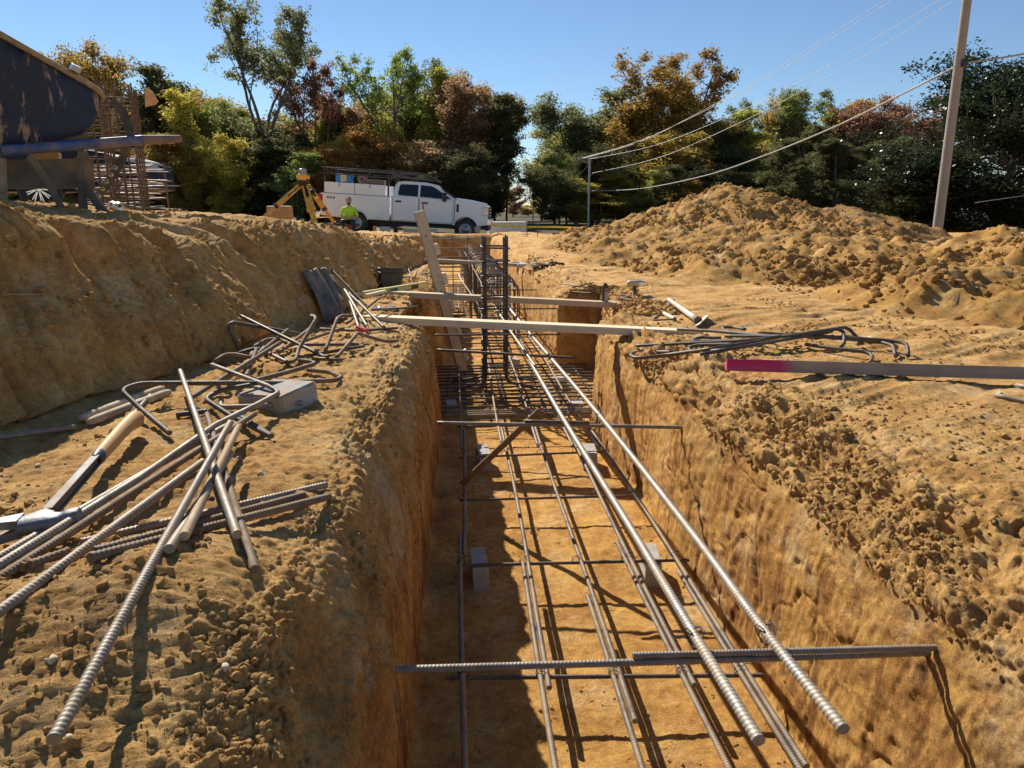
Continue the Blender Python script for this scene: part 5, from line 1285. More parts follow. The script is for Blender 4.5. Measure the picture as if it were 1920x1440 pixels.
# ------------------------------------------------------------------ tall rebar cages left
RUSTY = ST['rust']
def tall_cage(label, px, Yc, wx, wy, z1, nx, ny, dz, rz):
    b = aty(px, 400, Yc); z0 = drop(b.x, Yc) - .02
    t = thing('rebar_cage', label, 'rebar cage', (b.x, Yc, z0), (0, 0, rz), 'tall rusty rebar cages behind the wheelbarrow')
    H = z1 - z0
    for i in range(nx):
        for j in range(ny):
            if 0 < i < nx - 1 and 0 < j < ny - 1: continue
            x = -wx / 2 + wx * i / (nx - 1); y = -wy / 2 + wy * j / (ny - 1)
            bar('bar', [(x, y, 0), (x, y, H + R_.uniform(-.03, .05))], .026, 'deep', t, ribs=False)
    for z in np.arange(.08, H - .12, dz):
        a, c = wx / 2 + .02, wy / 2 + .02; jz = R_.uniform(-.012, .012)
        bar('tie_bar', [(-a, 0, z + jz), (-a, -c, z), (a, -c, z + jz), (a, c, z), (-a, c, z), (-a, .02, z)], .012, 'deep', t, ribs=False)
        bar('tie_bar', [(-a, R_.uniform(-.1, .1), z + .02), (a, R_.uniform(-.1, .1), z + .02)], .011, 'deep', t, ribs=False)
    return t
tall_cage('right one of the tall rusty rebar cages behind the wheelbarrow, nearest the trees', 248, 11.2, .40, .42, P3(0, 162, 11.2).z, 3, 4, .115, .18)
tall_cage('left one of the tall rusty rebar cages, mostly behind the wheelbarrow tray', 204, 11.9, .42, .45, P3(0, 143, 11.9).z, 4, 3, .115, -.1)
q = [P3(271, 168, 11.0), P3(276, 165, 11.0), P3(286, 172, 11.02), P3(296, 190, 11.04), P3(290, 196, 11.04), P3(272, 200, 11.0)]
mb = MB(); mb.add([*q, *[a + Vector((0, .03, 0)) for a in q]], [tuple(range(6))[::-1], tuple(range(6, 12))] + [(i, (i + 1) % 6, 6 + (i + 1) % 6, 6 + i) for i in range(6)])
mb.build('plywood_scrap', simple('ply', (.52, .30, .15), .8), label='tan plywood scrap tied to the right rebar cage', cat='plywood')
# pile of rusty bars and mesh lying behind the cages
b = P3(255, 372, 12.6); t = thing('rebar_stack', 'untidy stack of bars glinting in the sun behind the tall cages', 'rebar stack', (b.x, 12.6, drop(b.x, 12.6)))
for k in range(46):
    z = .05 + .85 * R_.random(); y = R_.uniform(-.5, .5)
    bar('bar', [(-.75 + R_.uniform(-.2, .3), y, z), (.35 + R_.uniform(-.2, .3), y + R_.uniform(-.2, .2), z + R_.uniform(-.08, .08))], .018, ['bright', 'rust', 'grey'][k % 3], t, ribs=False)
for x in (-.6, -.1, .3):
    for y in (-.55, .55): bar('post', [(x, y, -.05), (x, y, 1.0)], .03, 'rust', t, ribs=False)

# ------------------------------------------------------------------ vehicles
PAINT = NT('white_paint'); PAINT.base((.78, .78, .78)); PAINT.set(rough=.28, spec=.5, coat=.5)
NAVYP = NT('navy_paint'); NAVYP.base((.005, .010, .028)); NAVYP.set(rough=.55, spec=.25, coat=.0)
GLASS = NT('dark_glass'); GLASS.base((.012, .014, .018)); GLASS.set(rough=.06, spec=.6)
TYRE = simple('tyre', (.022, .022, .022), .85, var=.3, dirt=.25)
RIM = simple('rim_steel', (.42, .42, .42), .35, metal=.7, dirt=.15)
CHR = simple('chrome', (.75, .75, .75), .15, metal=.95, var=.1)
BLKT = simple('black_trim', (.02, .02, .02), .5)
REDL = simple('red_lamp', (.45, .012, .02), .25)
LAMP = simple('lamp_clear', (.62, .62, .60), .15, metal=.2)
def arch(cx, r, x0, x1, zb, n=12):
    a0 = math.asin(min(1, max(-1, (zb - .41) / r))); return [(cx + r * math.cos(t), .41 + r * math.sin(t)) for t in np.linspace(PI - a0, a0, n)]
def slab(mb, poly, y0, y1, bev=.03):
    """side outline (x,z) between y0 and y1, edges softened"""
    bm = bmesh.new(); a = [bm.verts.new((x, y0, z)) for x, z in poly]; f = bm.faces.new(a); r = bmesh.ops.extrude_face_region(bm, geom=[f])
    for v in r['geom']:
        if isinstance(v, bmesh.types.BMVert): v.co.y = y1
    bmesh.ops.recalc_face_normals(bm, faces=bm.faces[:])
    if bev: 
        es = [e for e in bm.edges if abs(e.verts[0].co.y - e.verts[1].co.y) < 1e-6]
        bmesh.ops.bevel(bm, geom=es, offset=bev, segments=3, affect='EDGES', profile=.6, clamp_overlap=True)
    bmesh.ops.triangulate(bm, faces=[f for f in bm.faces if len(f.verts) > 4]); bm.verts.index_update()
    mb.add([v.co.copy() for v in bm.verts], [[v.index for v in f.verts] for f in bm.faces]); bm.free(); return mb
def wheel(parent, x, y, r, w_, side, spokes=None):
    o = thing('wheel', None, None, (x, y, r)); del_ = o; o.parent = parent
    mb = MB(); mb.lathe([(r * .58, -w_ / 2), (r * .88, -w_ / 2), (r * .97, -w_ * .42), (r, -w_ * .3), (r, w_ * .3), (r * .97, w_ * .42), (r * .88, w_ / 2), (r * .58, w_ / 2)], (0, 0, 0), (0, 1, 0), 36); mb.build('tyre', TYRE, o)
    mb = MB(); s = side; Yf = s * w_ / 2
    if spokes is None:
        mb.lathe([(r * .60, Yf * .98), (r * .58, Yf * .7), (r * .50, Yf * .45), (r * .40, Yf * .55), (r * .30, Yf * .8), (r * .20, Yf * .85), (r * .19, Yf * 1.0), (.001, Yf * 1.02)], (0, 0, 0), (0, 1, 0), 32)
    else:
        mb.lathe([(r * .66, Yf * .98), (r * .62, Yf * .9), (r * .62, Yf * .3)], (0, 0, 0), (0, 1, 0), 32)
        for k in range(spokes):
            a = 2 * PI * k / spokes
            for da in (-.1, .1): mb.beam(Vector((math.cos(a + da * .6) * r * .14, Yf * .93, math.sin(a + da * .6) * r * .14)), Vector((math.cos(a + da) * r * .63, Yf * .93, math.sin(a + da) * r * .63)), .02, .045, Vector((0, 1, 0)))
        mb.cyl((0, Yf * .5, 0), (0, Yf * .98, 0), r * .12, n=14)
    mb.build('rim', RIM if spokes is None else CHR, o)
    mb = MB(); mb.cyl((0, -Yf * .3, 0), (0, Yf * .35, 0), r * .56, n=20); mb.build('brake_disc', BLKT, o)
def pickup(label, base, tilt, yaw, paint, extras=True, name='pickup_truck'):
    t = thing(name, label, 'pickup truck', base, (0, tilt, yaw)); W2 = 1.0
    bx = lambda nm, c, d, m, bev=.01, par=None, **k: MB().box(c, d, None, bev).build(nm, m, par or t, **k)
    # body sides with wheel arches
    box_ = [(.07, .60), (.06, 1.38), (.10, 1.42), (2.62, 1.42), (2.62, .56)] ; ra = arch(1.40, .46, 0, 0, .56)[::-1]
    bed = MB(); slab(bed, [(.07, .62), (.05, 1.38), (.09, 1.415), (2.60, 1.415), (2.60, .56)] + arch(1.36, .47, 0, 0, .56)[::-1], -W2, -W2 + .22, .03); slab(bed, [(.07, .62), (.05, 1.38), (.09, 1.415), (2.60, 1.415), (2.60, .56)] + arch(1.36, .47, 0, 0, .56)[::-1], W2 - .22, W2, .03)
    bed.box((1.33, 0, .80), (2.5, 1.62, .10)); bed.box((.10, 0, 1.05), (.08, 1.86, .70), None, .02); bed.build('bed', paint, t)
    # flared lips
    for s in (-1, 1):
        for cx, nm in ((1.36, 'wheel_arch'), (5.41, 'wheel_arch')):
            mb = MB(); mb.tube([(cx + .475 * math.cos(a), s * (W2 + .005), .41 + .475 * math.sin(a)) for a in np.linspace(.28, PI - .28, 18)], .028, 8); mb.build(nm, paint, t)
    cabp = [(2.66, .56), (2.66, 1.44), (4.98, 1.46), (4.98, .56)]
    cb = MB(); slab(cb, cabp, -W2 + .01, W2 - .01, .035); cb.build('cab', paint, t)
    fr_ = MB(); slab(fr_, [(5.0, .56), (5.0, 1.475), (5.45, 1.44), (6.05, 1.36), (6.18, 1.30), (6.22, 1.15), (6.22, .62), (5.88, .56)] + arch(5.41, .47, 0, 0, .56)[::-1], -W2, W2, .05)
    fr_.build('front_fenders', paint, t)
    mb = MB(); slab(mb, [(4.96, 1.46), (5.02, 1.525), (5.5, 1.485), (6.04, 1.40), (6.12, 1.36), (6.05, 1.30), (5.0, 1.40)], -.80, .80, .04); mb.build('hood', paint, t)
    # greenhouse, narrower to the top
    zb, zr = 1.43, 1.99; prof = [(2.70, zb), (2.78, 1.86), (2.88, zr - .02), (3.1, zr + .015), (3.9, zr + .01), (4.20, zr - .04), (4.36, zr - .15), (5.04, zb + .02)]
    def yw(z): return .955 - (z - zb) * .30
    g = MB(); n = len(prof); V = [(x, -yw(z), z) for x, z in prof] + [(x, yw(z), z) for x, z in prof]
    g.add(V, [tuple(range(n)), tuple(range(n, 2 * n))[::-1]] + [(i, i + n, (i + 1) % n + n, (i + 1) % n) for i in range(n)]); g.build('roof', paint, t)
    for s in (-1, 1):
        def pane(nm, poly, m=GLASS.m, e=.006):
            mb = MB(); V = [(x, s * (yw(z) + e), z) for x, z in poly] + [(x, s * (yw(z) - .01), z) for x, z in poly]; k = len(poly)
            mb.add(V, [tuple(range(k)), tuple(range(k, 2 * k))[::-1]] + [(i, i + k, (i + 1) % k + k, (i + 1) % k) for i in range(k)]); return mb.build(nm, m, t)
        pane('window', [(2.92, 1.49), (2.89, 1.55), (2.93, 1.83), (2.99, 1.89), (3.62, 1.90), (3.62, 1.475)])
        pane('window', [(3.70, 1.475), (3.70, 1.90), (4.12, 1.88), (4.27, 1.81), (4.83, 1.47), (4.30, 1.44), (4.15, 1.47)])
        for a, b in ((2.70, 3.66), (3.68, 4.93)):
            w_ = MB()
            for x in (a, b): w_.box((x, s * (W2 + .0), 1.0), (.008, .012, .84))
            w_.box(((a + b) / 2, s * W2, .60), (b - a, .012, .008)); w_.build('door_gap', BLKT, t)
            bx('door_handle', (a + .22, s * (W2 + .012), 1.27), (.21, .04, .065), BLKT)
        bx('side_mirror', (4.62, s * (W2 + .16), 1.52), (.14, .22, .32), BLKT, .03); bx('mirror_arm', (4.66, s * (W2 + .03), 1.44), (.06, .14, .05), BLKT)
        bx('vent', (5.10, s * (W2 + .004), 1.16), (.09, .02, .28), BLKT)
        bx('running_board', (3.8, s * (W2 - .06), .44), (2.2, .16, .05), BLKT)
        bx('tail_lamp', (.07, s * (W2 - .09), 1.14), (.16, .2, .46), REDL, .02)
        bx('headlamp', (6.10, s * (W2 - .12), 1.10), (.26, .26, .34), LAMP, .04)
        bx('rail_cap', (1.35, s * (W2 - .10), 1.425), (2.46, .12, .02), BLKT)
    ws = MB(); V = [(4.40, -.72, 1.85), (4.40, .72, 1.85), (5.05, .88, 1.47), (5.05, -.88, 1.47)]; V2 = [(x + .012, y, z + .012) for x, y, z in V]; ws.add(V + V2, [(0, 1, 2, 3), (7, 6, 5, 4), (0, 4, 5, 1), (1, 5, 6, 2), (2, 6, 7, 3), (3, 7, 4, 0)]); ws.build('windscreen', GLASS.m, t)
    gr = MB(); gr.box((6.23, 0, 1.06), (.06, 1.35, .42), None, .02); gr.build('grille', BLKT, t)
    gr = MB(); [gr.box((6.265, 0, z), (.02, 1.3, .035)) for z in (.95, 1.06, 1.17)]; gr.build('grille_bar', CHR, t)
    bp = MB(); bp.box((6.25, 0, .72), (.22, 2.0, .28), None, .05); bp.build('front_bumper', CHR, t)
    bp = MB(); bp.box((6.20, 0, .50), (.16, 1.8, .18), None, .04); bp.build('air_dam', BLKT, t)
    bp = MB(); bp.box((-.05, 0, .62), (.16, 1.96, .24), None, .04); bp.build('rear_bumper', CHR, t)
    ch = MB(); ch.box((3.1, 0, .50), (5.6, 1.1, .22)); ch.box((2.4, 0, .42), (.9, .8, .2)); ch.build('chassis', BLKT, t)
    for x in (1.36, 5.41):
        for s in (-1, 1): wheel(t, x, s * .86, .41, .28, s)
    if extras:
        for s in (-1, 1):
            for a, b in ((.20, 1.30), (1.32, 2.42)):
                k = MB(); k.box(((a + b) / 2, s * .80, 1.62), (b - a, .36, .38), None, .012); o = k.build('toolbox', PAINT.m, t)
                k = MB(); k.box(((a + b) / 2, s * (.982), 1.73), (.085, .012, .10), None, .004); k.build('latch', RIM, o)
        bx('tank', (.84, -.55, 1.96), (.56, .5, .34), simple('blue_plastic', (.03, .22, .55), .4), .06)
        bx('tank_label', (.86, -.808, 1.96), (.22, .012, .26), simple('label_cream', (.62, .55, .30), .6), .0)
        k = MB(); k.lathe([(.05, -.12), (.17, -.12), (.17, -.10), (.12, -.09), (.12, .09), (.17, .10), (.17, .12), (.05, .12)], (1.52, -.62, 1.97), (0, 1, 0), 20); k.build('hose_reel', simple('reel', (.30, .17, .13), .6), t)
        bx('brown_crate', (2.02, -.60, 1.90), (.66, .4, .17), simple('crate_brown', (.20, .14, .10), .7), .01)
        rk = MB()
        for s in (-1, 1):
            y = s * .86
            for x in (.17, 2.52): rk.box((x, y, 1.86), (.055, .055, .92))
            rk.tube([(.10, y, 2.31), (3.70, y, 2.31), (4.28, y * .93, 2.10)], .022, 8); rk.tube([(2.5, y, 2.18), (3.95, y * .95, 2.12), (4.3, y * .93, 2.06)], .016, 8)
            rk.beam((.2, y, 2.28), (.55, y, 2.10), .03, .03); rk.beam((2.5, y, 2.05), (2.85, y, 2.28), .03, .03); rk.beam((3.1, y, 2.31), (3.1, y, 2.04), .04, .04); rk.beam((4.2, y * .93, 2.12), (4.2, y * .93, 2.0), .05, .04)
            rk.tube([(.2, y, 2.10), (2.5, y, 2.14)], .016, 6)
        for x in (.17, .95, 1.75, 2.52, 3.2, 3.68): rk.box((x, 0, 2.335), (.05, 1.72, .03))
        rk.tube([(4.28, -.8, 2.10), (4.28, .8, 2.10)], .022, 8); rk.build('ladder_rack', BLKT, t)
        # lettering on the bed side
        cu = bpy.data.curves.new('badge', 'FONT'); cu.body = '4X4'; cu.size = .15; cu.extrude = .004; cu.align_x = 'LEFT'
        tm = bpy.data.objects.new('badge', cu); C.objects.link(tm); dg = bpy.context.evaluated_depsgraph_get(); me = bpy.data.meshes.new_from_object(tm.evaluated_get(dg)); bpy.data.objects.remove(tm)
        me.transform(Matrix.Scale(1.25, 4, (1, 0, 0))); link('badge', me, BLKT, t, loc=(.28, -W2 - .006, 1.21), rot=(PI / 2, 0, 0))
    return t
p = aty(613, 436, 27.9); fr = aty(922, 440, 27.2)
rw = atz(676, 434, .42)
zf = aty(877, 447, 27.1).z
LEN = 6.33
yaw = math.atan2(27.15 - 27.75, fr.x - p.x)
TR = pickup('white four-door pickup truck with toolboxes and a black ladder rack', (p.x, 27.75, aty(613, 433, 27.75).z), rad(3.5), yaw, PAINT.m)
k = (fr.x - p.x) / math.cos(yaw) / 6.36; TR.scale = (k, k, k)
for wo_ in [c for c in TR.children if c.name.startswith('wheel') and not c.name.startswith('wheel_arch')]: pass
# the blue vehicle behind the wheelbarrow
b = P3(-213, 380, 16.4)
SV = thing('pickup_truck', 'dark navy blue vehicle parked behind the wheelbarrow, one chrome wheel showing', 'pickup truck', (b.x, 16.4, P3(125, 393, 16.4).z), (0, 0, -.03))
mb = MB(); slab(mb, [(.1, .35), (.05, .95), (.5, 1.15), (4.2, 1.20), (5.0, 1.10), (5.35, 1.0), (5.6, .80), (5.62, .42), (5.28, .35)] + [(4.35 + .42 * 0 + .0, .35)] , -.95, .95, .05); mb.build('body', NAVYP.m, SV)
mb = MB(); slab(mb, [(.7, 1.14), (1.1, 1.62), (3.1, 1.66), (3.5, 1.60), (4.2, 1.18)], -.78, .78, .05); mb.build('roof', NAVYP.m, SV)
for s in (-1, 1):
    mb = MB(); mb.box((2.35, s * .785, 1.40), (1.9, .02, .30), None, .008); mb.build('window', GLASS.m, SV)
    mb = MB(); mb.box((2.6, s * .96, .42), (2.6, .02, .03)); mb.build('sill_trim', CHR, SV)
    mb = MB(); mb.box((5.45, s * .72, .86), (.3, .4, .16), Matrix.Rotation(.2, 3, 'Y'), .03); mb.build('headlamp', GLASS.m, SV)
    for x in (.95, 3.72):
        mb = MB(); mb.lathe([(.46, -.02), (.46, .02), (.40, .03)], (x, s * .94, .42), (0, 1, 0), 28); mb.build('wheel_arch', BLKT, SV)
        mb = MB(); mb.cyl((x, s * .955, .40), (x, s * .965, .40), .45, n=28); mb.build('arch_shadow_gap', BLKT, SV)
        wheel(SV, x, s * .86, .40, .26, s, 9)
mb = MB(); slab(mb, [(3.55, 1.19), (4.15, 1.17), (3.55, 1.56), (3.45, 1.56)], -.70, .70, .0); mb.build('windscreen', GLASS.m, SV)

# white utility trailer, road, tape
tb = P3(918, 440, 29.5); tl = P3(984, 440, 29.5)
tr_ = thing('utility_box', 'low grey-white utility box just right of the truck bumper', 'utility box', ((tb.x + tl.x) / 2, 29.8, drop((tb.x + tl.x) / 2, 29.8)))
wd = tl.x - tb.x + .1; hz = P3(950, 418, 29.4).z - tr_.location.z
mb = MB(); mb.box((0, 0, hz / 2), (wd, 1.0, hz), None, .03); mb.build('cabinet', simple('pale_grey_paint', (.50, .53, .58), .5), tr_)
mb = MB(); mb.box((0, 0, hz + .02), (wd + .06, 1.06, .05), None, .01); mb.build('lid', simple('pale_lid', (.66, .68, .70), .5), tr_)
mb = MB(); mb.box((wd * .18, -.505, hz * .35), (.34, .012, .12)); mb.build('vent', BLKT, tr_)
# sawhorse timbers and boards under the truck
for k, (px, w_, h_) in enumerate([(703, .1, .22), (722, .35, .20), (742, .14, .22), (770, .5, .12), (812, .3, .12), (895, .18, .2)]):
    q = P3(px, 433, 25.6); z = max(drop(q.x, 25.6), P3(px, 436, 25.6).z); mb = MB(); mb.box((0, 0, h_ / 2), (w_, .2, h_), None, .01)
    mb.build('timber_block', [WOOD_O, simple('pale_box', (.6, .58, .52), .6), BLKT, WOOD, simple('pale_box', (.6, .58, .52)), WOOD_O][k], label=['short timber block under the rear of the truck', 'pale box lying under the truck beside the rear wheel', 'dark block under the truck bed', 'flat timber lying before the truck doors', 'small pale box lying before the truck door', 'timber block behind the front wheel of the truck'][k], cat='timber block', loc=(q.x, 25.6, z))
# asphalt strip
rx = np.linspace(-2.5, 9.5, 40); ry = np.linspace(20.4, 24.6, 16); RX, RY = np.meshgrid(rx, ry)
RZ = np.array([[max(drop(a, b), 0) + .03 for a in rx] for b in ry]); 
for _ in range(4): RZ[1:-1, 1:-1] = (RZ[:-2, 1:-1] + RZ[2:, 1:-1] + RZ[1:-1, :-2] + RZ[1:-1, 2:] + 2 * RZ[1:-1, 1:-1]) / 6
me, _f = grid_mesh('road', np.stack([RX, RY, RZ], -1).reshape(-1, 3), 16, 40); link('road', me, simple('asphalt', (.11, .10, .095), .9, var=.3, scale=3, dirt=.3), kind='structure')
TAPE = simple('caution_tape', (.80, .62, .03), .5)
mb = MB(); a = P3(922, 422, 26.2); c = P3(1192, 432, 26.2); V = []
for i in range(25):
    t_ = i / 24; p = a.lerp(c, t_); p.z -= .10 * math.sin(PI * t_) * 0 + .02 * math.sin(9 * t_); tw = .5 * math.sin(7 * t_)
    V += [p + Vector((0, .036 * math.sin(tw), .036 * math.cos(tw))), p - Vector((0, .036 * math.sin(tw), .036 * math.cos(tw)))]
V += [v + Vector((0, .002, 0)) for v in V[:50]]
mb.add(V, [(2 * i, 2 * i + 1, 2 * i + 3, 2 * i + 2) for i in range(24)] + [(50 + 2 * i + 2, 50 + 2 * i + 3, 50 + 2 * i + 1, 50 + 2 * i) for i in range(24)])
mb.build('caution_tape', TAPE, label='yellow caution tape strung from the truck bumper towards the tallest dirt heap', cat='caution tape')

# ------------------------------------------------------------------ surveying tripod
tp = thing('laser_level', 'yellow rotating laser level on top of the splayed tripod', 'laser level'); YT = 11.6
hd = P3(569, 345, YT); YEL = simple('tripod_yellow', (.72, .40, .03), .5, dirt=.2); YEL2 = simple('tripod_amber', (.50, .30, .06), .6, dirt=.3)
mb = MB(); mb.lathe([(.05, 0), (.085, .005), (.092, .03), (.092, .075), (.098, .08), (.098, .12), (.085, .135), (.06, .14)], hd, n=24); mb.build('housing', BLKT, tp)
mb = MB(); mb.box(hd + Vector((0, -.07, .10)), (.13, .06, .09), None, .012); mb.build('panel', YEL, tp)
mb = MB(); mb.lathe([(.098, .075), (.101, .08), (.101, .125), (.098, .13)], hd, n=24); mb.build('yellow_band', YEL, tp)
mb = MB(); mb.lathe([(.06, .14), (.062, .17), (.05, .175), (.05, .19), (.064, .195), (.062, .215), (.04, .225), (.001, .226)], hd, n=20); mb.build('beacon', simple('beacon_glass', (.35, .35, .34), .2), tp)
tr2 = thing('tripod', 'splayed yellow tripod carrying the laser level on the left bank', 'tripod')
mb = MB(); mb.lathe([(.001, -.03), (.075, -.03), (.08, 0), (.001, 0)], hd, n=18); mb.build('head_plate', BLKT, tr2)
def leg(px, py, Yf, w_, m, top=(0, 0)):
    f = P3(px, py, Yf); f.z = max(f.z, drop(f.x, f.y)); a = hd + Vector((top[0], top[1], -.02)); e = thing('leg', None, None); e.parent = tr2
    up = Vector((0, 1, .2)) if abs(f.x - hd.x) > .2 else Vector((1, .1, 0))
    mb = MB(); d = (f - a); s = d.cross(Vector((0, -1, 0))).normalized() * w_ * .36
    for k in (-1, 1): mb.beam(a + s * k * .8, a + d * .62 + s * k, .028, .022, Vector((0, -1, 0)), .003)
    mb.build('upper_rail', m, e)
    mb = MB(); mb.beam(a + d * .30, f, w_ * .62, .026, Vector((0, -1, 0)), .003); mb.build('lower_leg', m, e)
    mb = MB(); mb.beam(a + d * .56, a + d * .62, w_, .04, Vector((0, -1, 0))); mb.beam(a + d * .96, f + d * .015, w_ * .8, .05, Vector((0, -1, 0))); mb.build('clamp', BLKT if m is not YEL else YEL, e)
leg(487, 414, 11.5, .075, YEL2, (-.05, 0)); leg(592, 424, 11.0, .13, YEL, (.03, -.05)); leg(628, 420, 12.1, .085, YEL2, (.06, .03))
mb = MB(); mb.lathe([(.02, -.06), (.045, -.05), (.045, .05), (.02, .06)], hd + Vector((.12, .03, -.12)), (0, 1, .2), 12); mb.build('knob', BLKT, tr2)
# tan case beside it
q = P3(527, 424, 12.3); z = drop(q.x, 12.3) - .02; hgt = P3(527, 386, 12.3).z - z
CASEM = simple('tan_case', (.44, .27, .11), .7, var=.25, scale=14, dirt=.4)
cs = thing('tan_case', 'tan rectangular case standing under the left tripod leg', 'case', (q.x, 12.3, z))
mb = MB(); mb.box((0, 0, hgt / 2), (.385, .22, hgt), None, .03); [mb.box((0, -.112, hgt * f), (.36, .012, .018), None, .003) for f in (.2, .36, .52, .68, .84)]; mb.build('shell', CASEM, cs)
mb = MB(); mb.tube([(-.1, 0, hgt), (-.1, 0, hgt + .03), (.1, 0, hgt + .03), (.1, 0, hgt)], .012, 6); mb.build('handle', BLKT, cs)
# clutter behind the tripod
for k, (px, py, w_, h_) in enumerate([(545, 400, .25, .2), (610, 405, .3, .28), (640, 412, .34, .18)]):
    q = P3(px, py + 12, 14.6); z = drop(q.x, 14.6); mb = MB()
    for _ in range(5): mb.box((R_.uniform(-.12, .12), R_.uniform(-.1, .1), h_ * R_.uniform(.2, 1)), (w_ * R_.uniform(.3, .8), .15, h_ * R_.uniform(.3, .6)), Matrix.Rotation(R_.uniform(-.4, .4), 3, 'Y'), .02)
    mb.build('tool_bag', BLKT, label=['dark tool bag left of the middle tripod leg', 'dark tool bag between the right two tripod legs', 'low dark tool bag right of the tripod'][k], cat='tool bag', loc=(q.x, 14.6, z))

# ------------------------------------------------------------------ person sitting before the truck
def person():
    Yp = 24.6; c = P3(655, 400, Yp); zf_ = P3(655, 412, Yp).z - .13
    root_ = thing('person', 'seated person in a bright yellow-green shirt and dark trousers with hands together', 'person', (c.x, Yp, zf_))
    # joints: seat at 0; facing -y
    J = {'pelvis': (0, 0, 0.08, .155, .12), 'belly': (0, -.02, .24, .150, .12), 'chest': (0, .0, .42, .17, .12), 'neck': (0, -.01, .56, .065, .06), 'head0': (0, -.02, .63, .062, .068)}
    E = [('pelvis', 'belly'), ('belly', 'chest'), ('chest', 'neck'), ('neck', 'head0')]
    for s, n in ((-1, 'l'), (1, 'r')):
        J['sh' + n] = (s * .19, 0, .48, .075, .07); J['el' + n] = (s * .27, -.10, .24, .05, .05); J['wr' + n] = (s * .06, -.30, .20, .035, .03)
        J['hip' + n] = (s * .09, -.05, .06, .10, .10); J['kn' + n] = (s * .19, -.46, .10, .075, .075); J['an' + n] = (s * .17, -.42, -.34, .05, .05); J['to' + n] = (s * .19, -.60, -.39, .045, .035)
        E += [('chest', 'sh' + n), ('sh' + n, 'el' + n), ('el' + n, 'wr' + n), ('pelvis', 'hip' + n), ('hip' + n, 'kn' + n), ('kn' + n, 'an' + n), ('an' + n, 'to' + n)]
    ks = list(J); me = bpy.data.meshes.new('body'); me.from_pydata([J[k][:3] for k in ks], [(ks.index(a), ks.index(b)) for a, b in E], [])
    o = bpy.data.objects.new('body', me); C.objects.link(o); m = o.modifiers.new('s', 'SKIN'); m.use_smooth_shade = True
    for i, k in enumerate(ks): me.skin_vertices[0].data[i].radius = J[k][3:]
    me.skin_vertices[0].data[0].use_root = True; o.modifiers.new('u', 'SUBSURF').levels = 2
    dg = bpy.context.evaluated_depsgraph_get(); mm = bpy.data.meshes.new_from_object(o.evaluated_get(dg)); bpy.data.objects.remove(o)
    SKIN = simple('skin', (.42, .25, .16), .6, var=.1); HIV = simple('hi_vis_shirt', (.42, .75, .02), .7, var=.12); JEAN = simple('dark_trousers', (.02, .025, .04), .85); BOOT = simple('boots', (.05, .035, .025), .8)
    for mt in (HIV, JEAN, SKIN, BOOT): mm.materials.append(mt)
    for f in mm.polygons:
        x, y, z = f.center
        if z < -.33: f.material_index = 3
        elif z > .555: f.material_index = 2
        elif z < .15 and not (abs(x) < .26 and y < -.12 and z > .14): f.material_index = 1
        elif y < -.14 and z > .14: f.material_index = 2
    link('body', mm, None, root_)
    hm = MB(); hm.lathe([(.001, -.125), (.045, -.118), (.068, -.08), (.078, -.02), (.082, .03), (.078, .08), (.055, .115), (.001, .128)], (0, -.02, .735), (0, 0, 1), 20)
    for i in range(len(hm.v)): x, y, z = hm.v[i]; hm.v[i] = (x * .93, -.02 + (y + .02) * 1.12, z)
    hm.box((0, -.115, .725), (.026, .03, .045), None, .008); hm.box((-.078, -.01, .73), (.016, .04, .06), None, .006); hm.box((.078, -.01, .73), (.016, .04, .06), None, .006); hm.build('head', SKIN, root_)
    HAIR = simple('hair', (.015, .012, .01), .8)
    hr = MB(); hr.lathe([(.086, .0), (.089, .04), (.083, .088), (.060, .124), (.001, .138)], (0, -.008, .735), (0, 0, 1), 20); hr.build('hair', HAIR, root_)
    bd = MB(); bd.lathe([(.001, -.052), (.040, -.046), (.060, -.02), (.064, .008), (.05, .012)], (0, -.040, .665), (0, 0, 1), 16); bd.build('beard', HAIR, root_)
    ey = MB(); [ey.box((s * .030, -.108, .755), (.020, .008, .009), None, .002) for s in (-1, 1)]; ey.box((0, -.112, .690), (.04, .008, .008)); ey.build('eyes', HAIR, root_)
    for s in (-1, 1):
        hd_ = MB(); b = Vector((s * .045, -.315, .20)); hd_.box(b, (.07, .05, .035), None, .014)
        for k in range(4): hd_.tube([b + Vector((-s * .03, -.018 + .013 * k, .0)), b + Vector((-s * .058, -.020 + .013 * k, -.004)), b + Vector((-s * (.068 + .004 * (k % 2)), -.018 + .013 * k, -.022))], .0075, 6)
        hd_.tube([b + Vector((0, .015, .012)), b + Vector((-s * .025, .02, .028))], .009, 6); hd_.build('hand', SKIN, root_)
    st2 = MB(); st2.lathe([(.001, -.02), (.16, -.02), (.17, 0), (.001, 0)], (0, .02, -.02), n=18); st2.cyl((0, .02, -.02), (0, .02, -.46), .13, .15, 14)
    st2.build('stool', simple('red_bucket', (.22, .04, .035), .6), label='dark red upturned bucket that the seated person sits on', cat='bucket', loc=(c.x, Yp, zf_))
person()

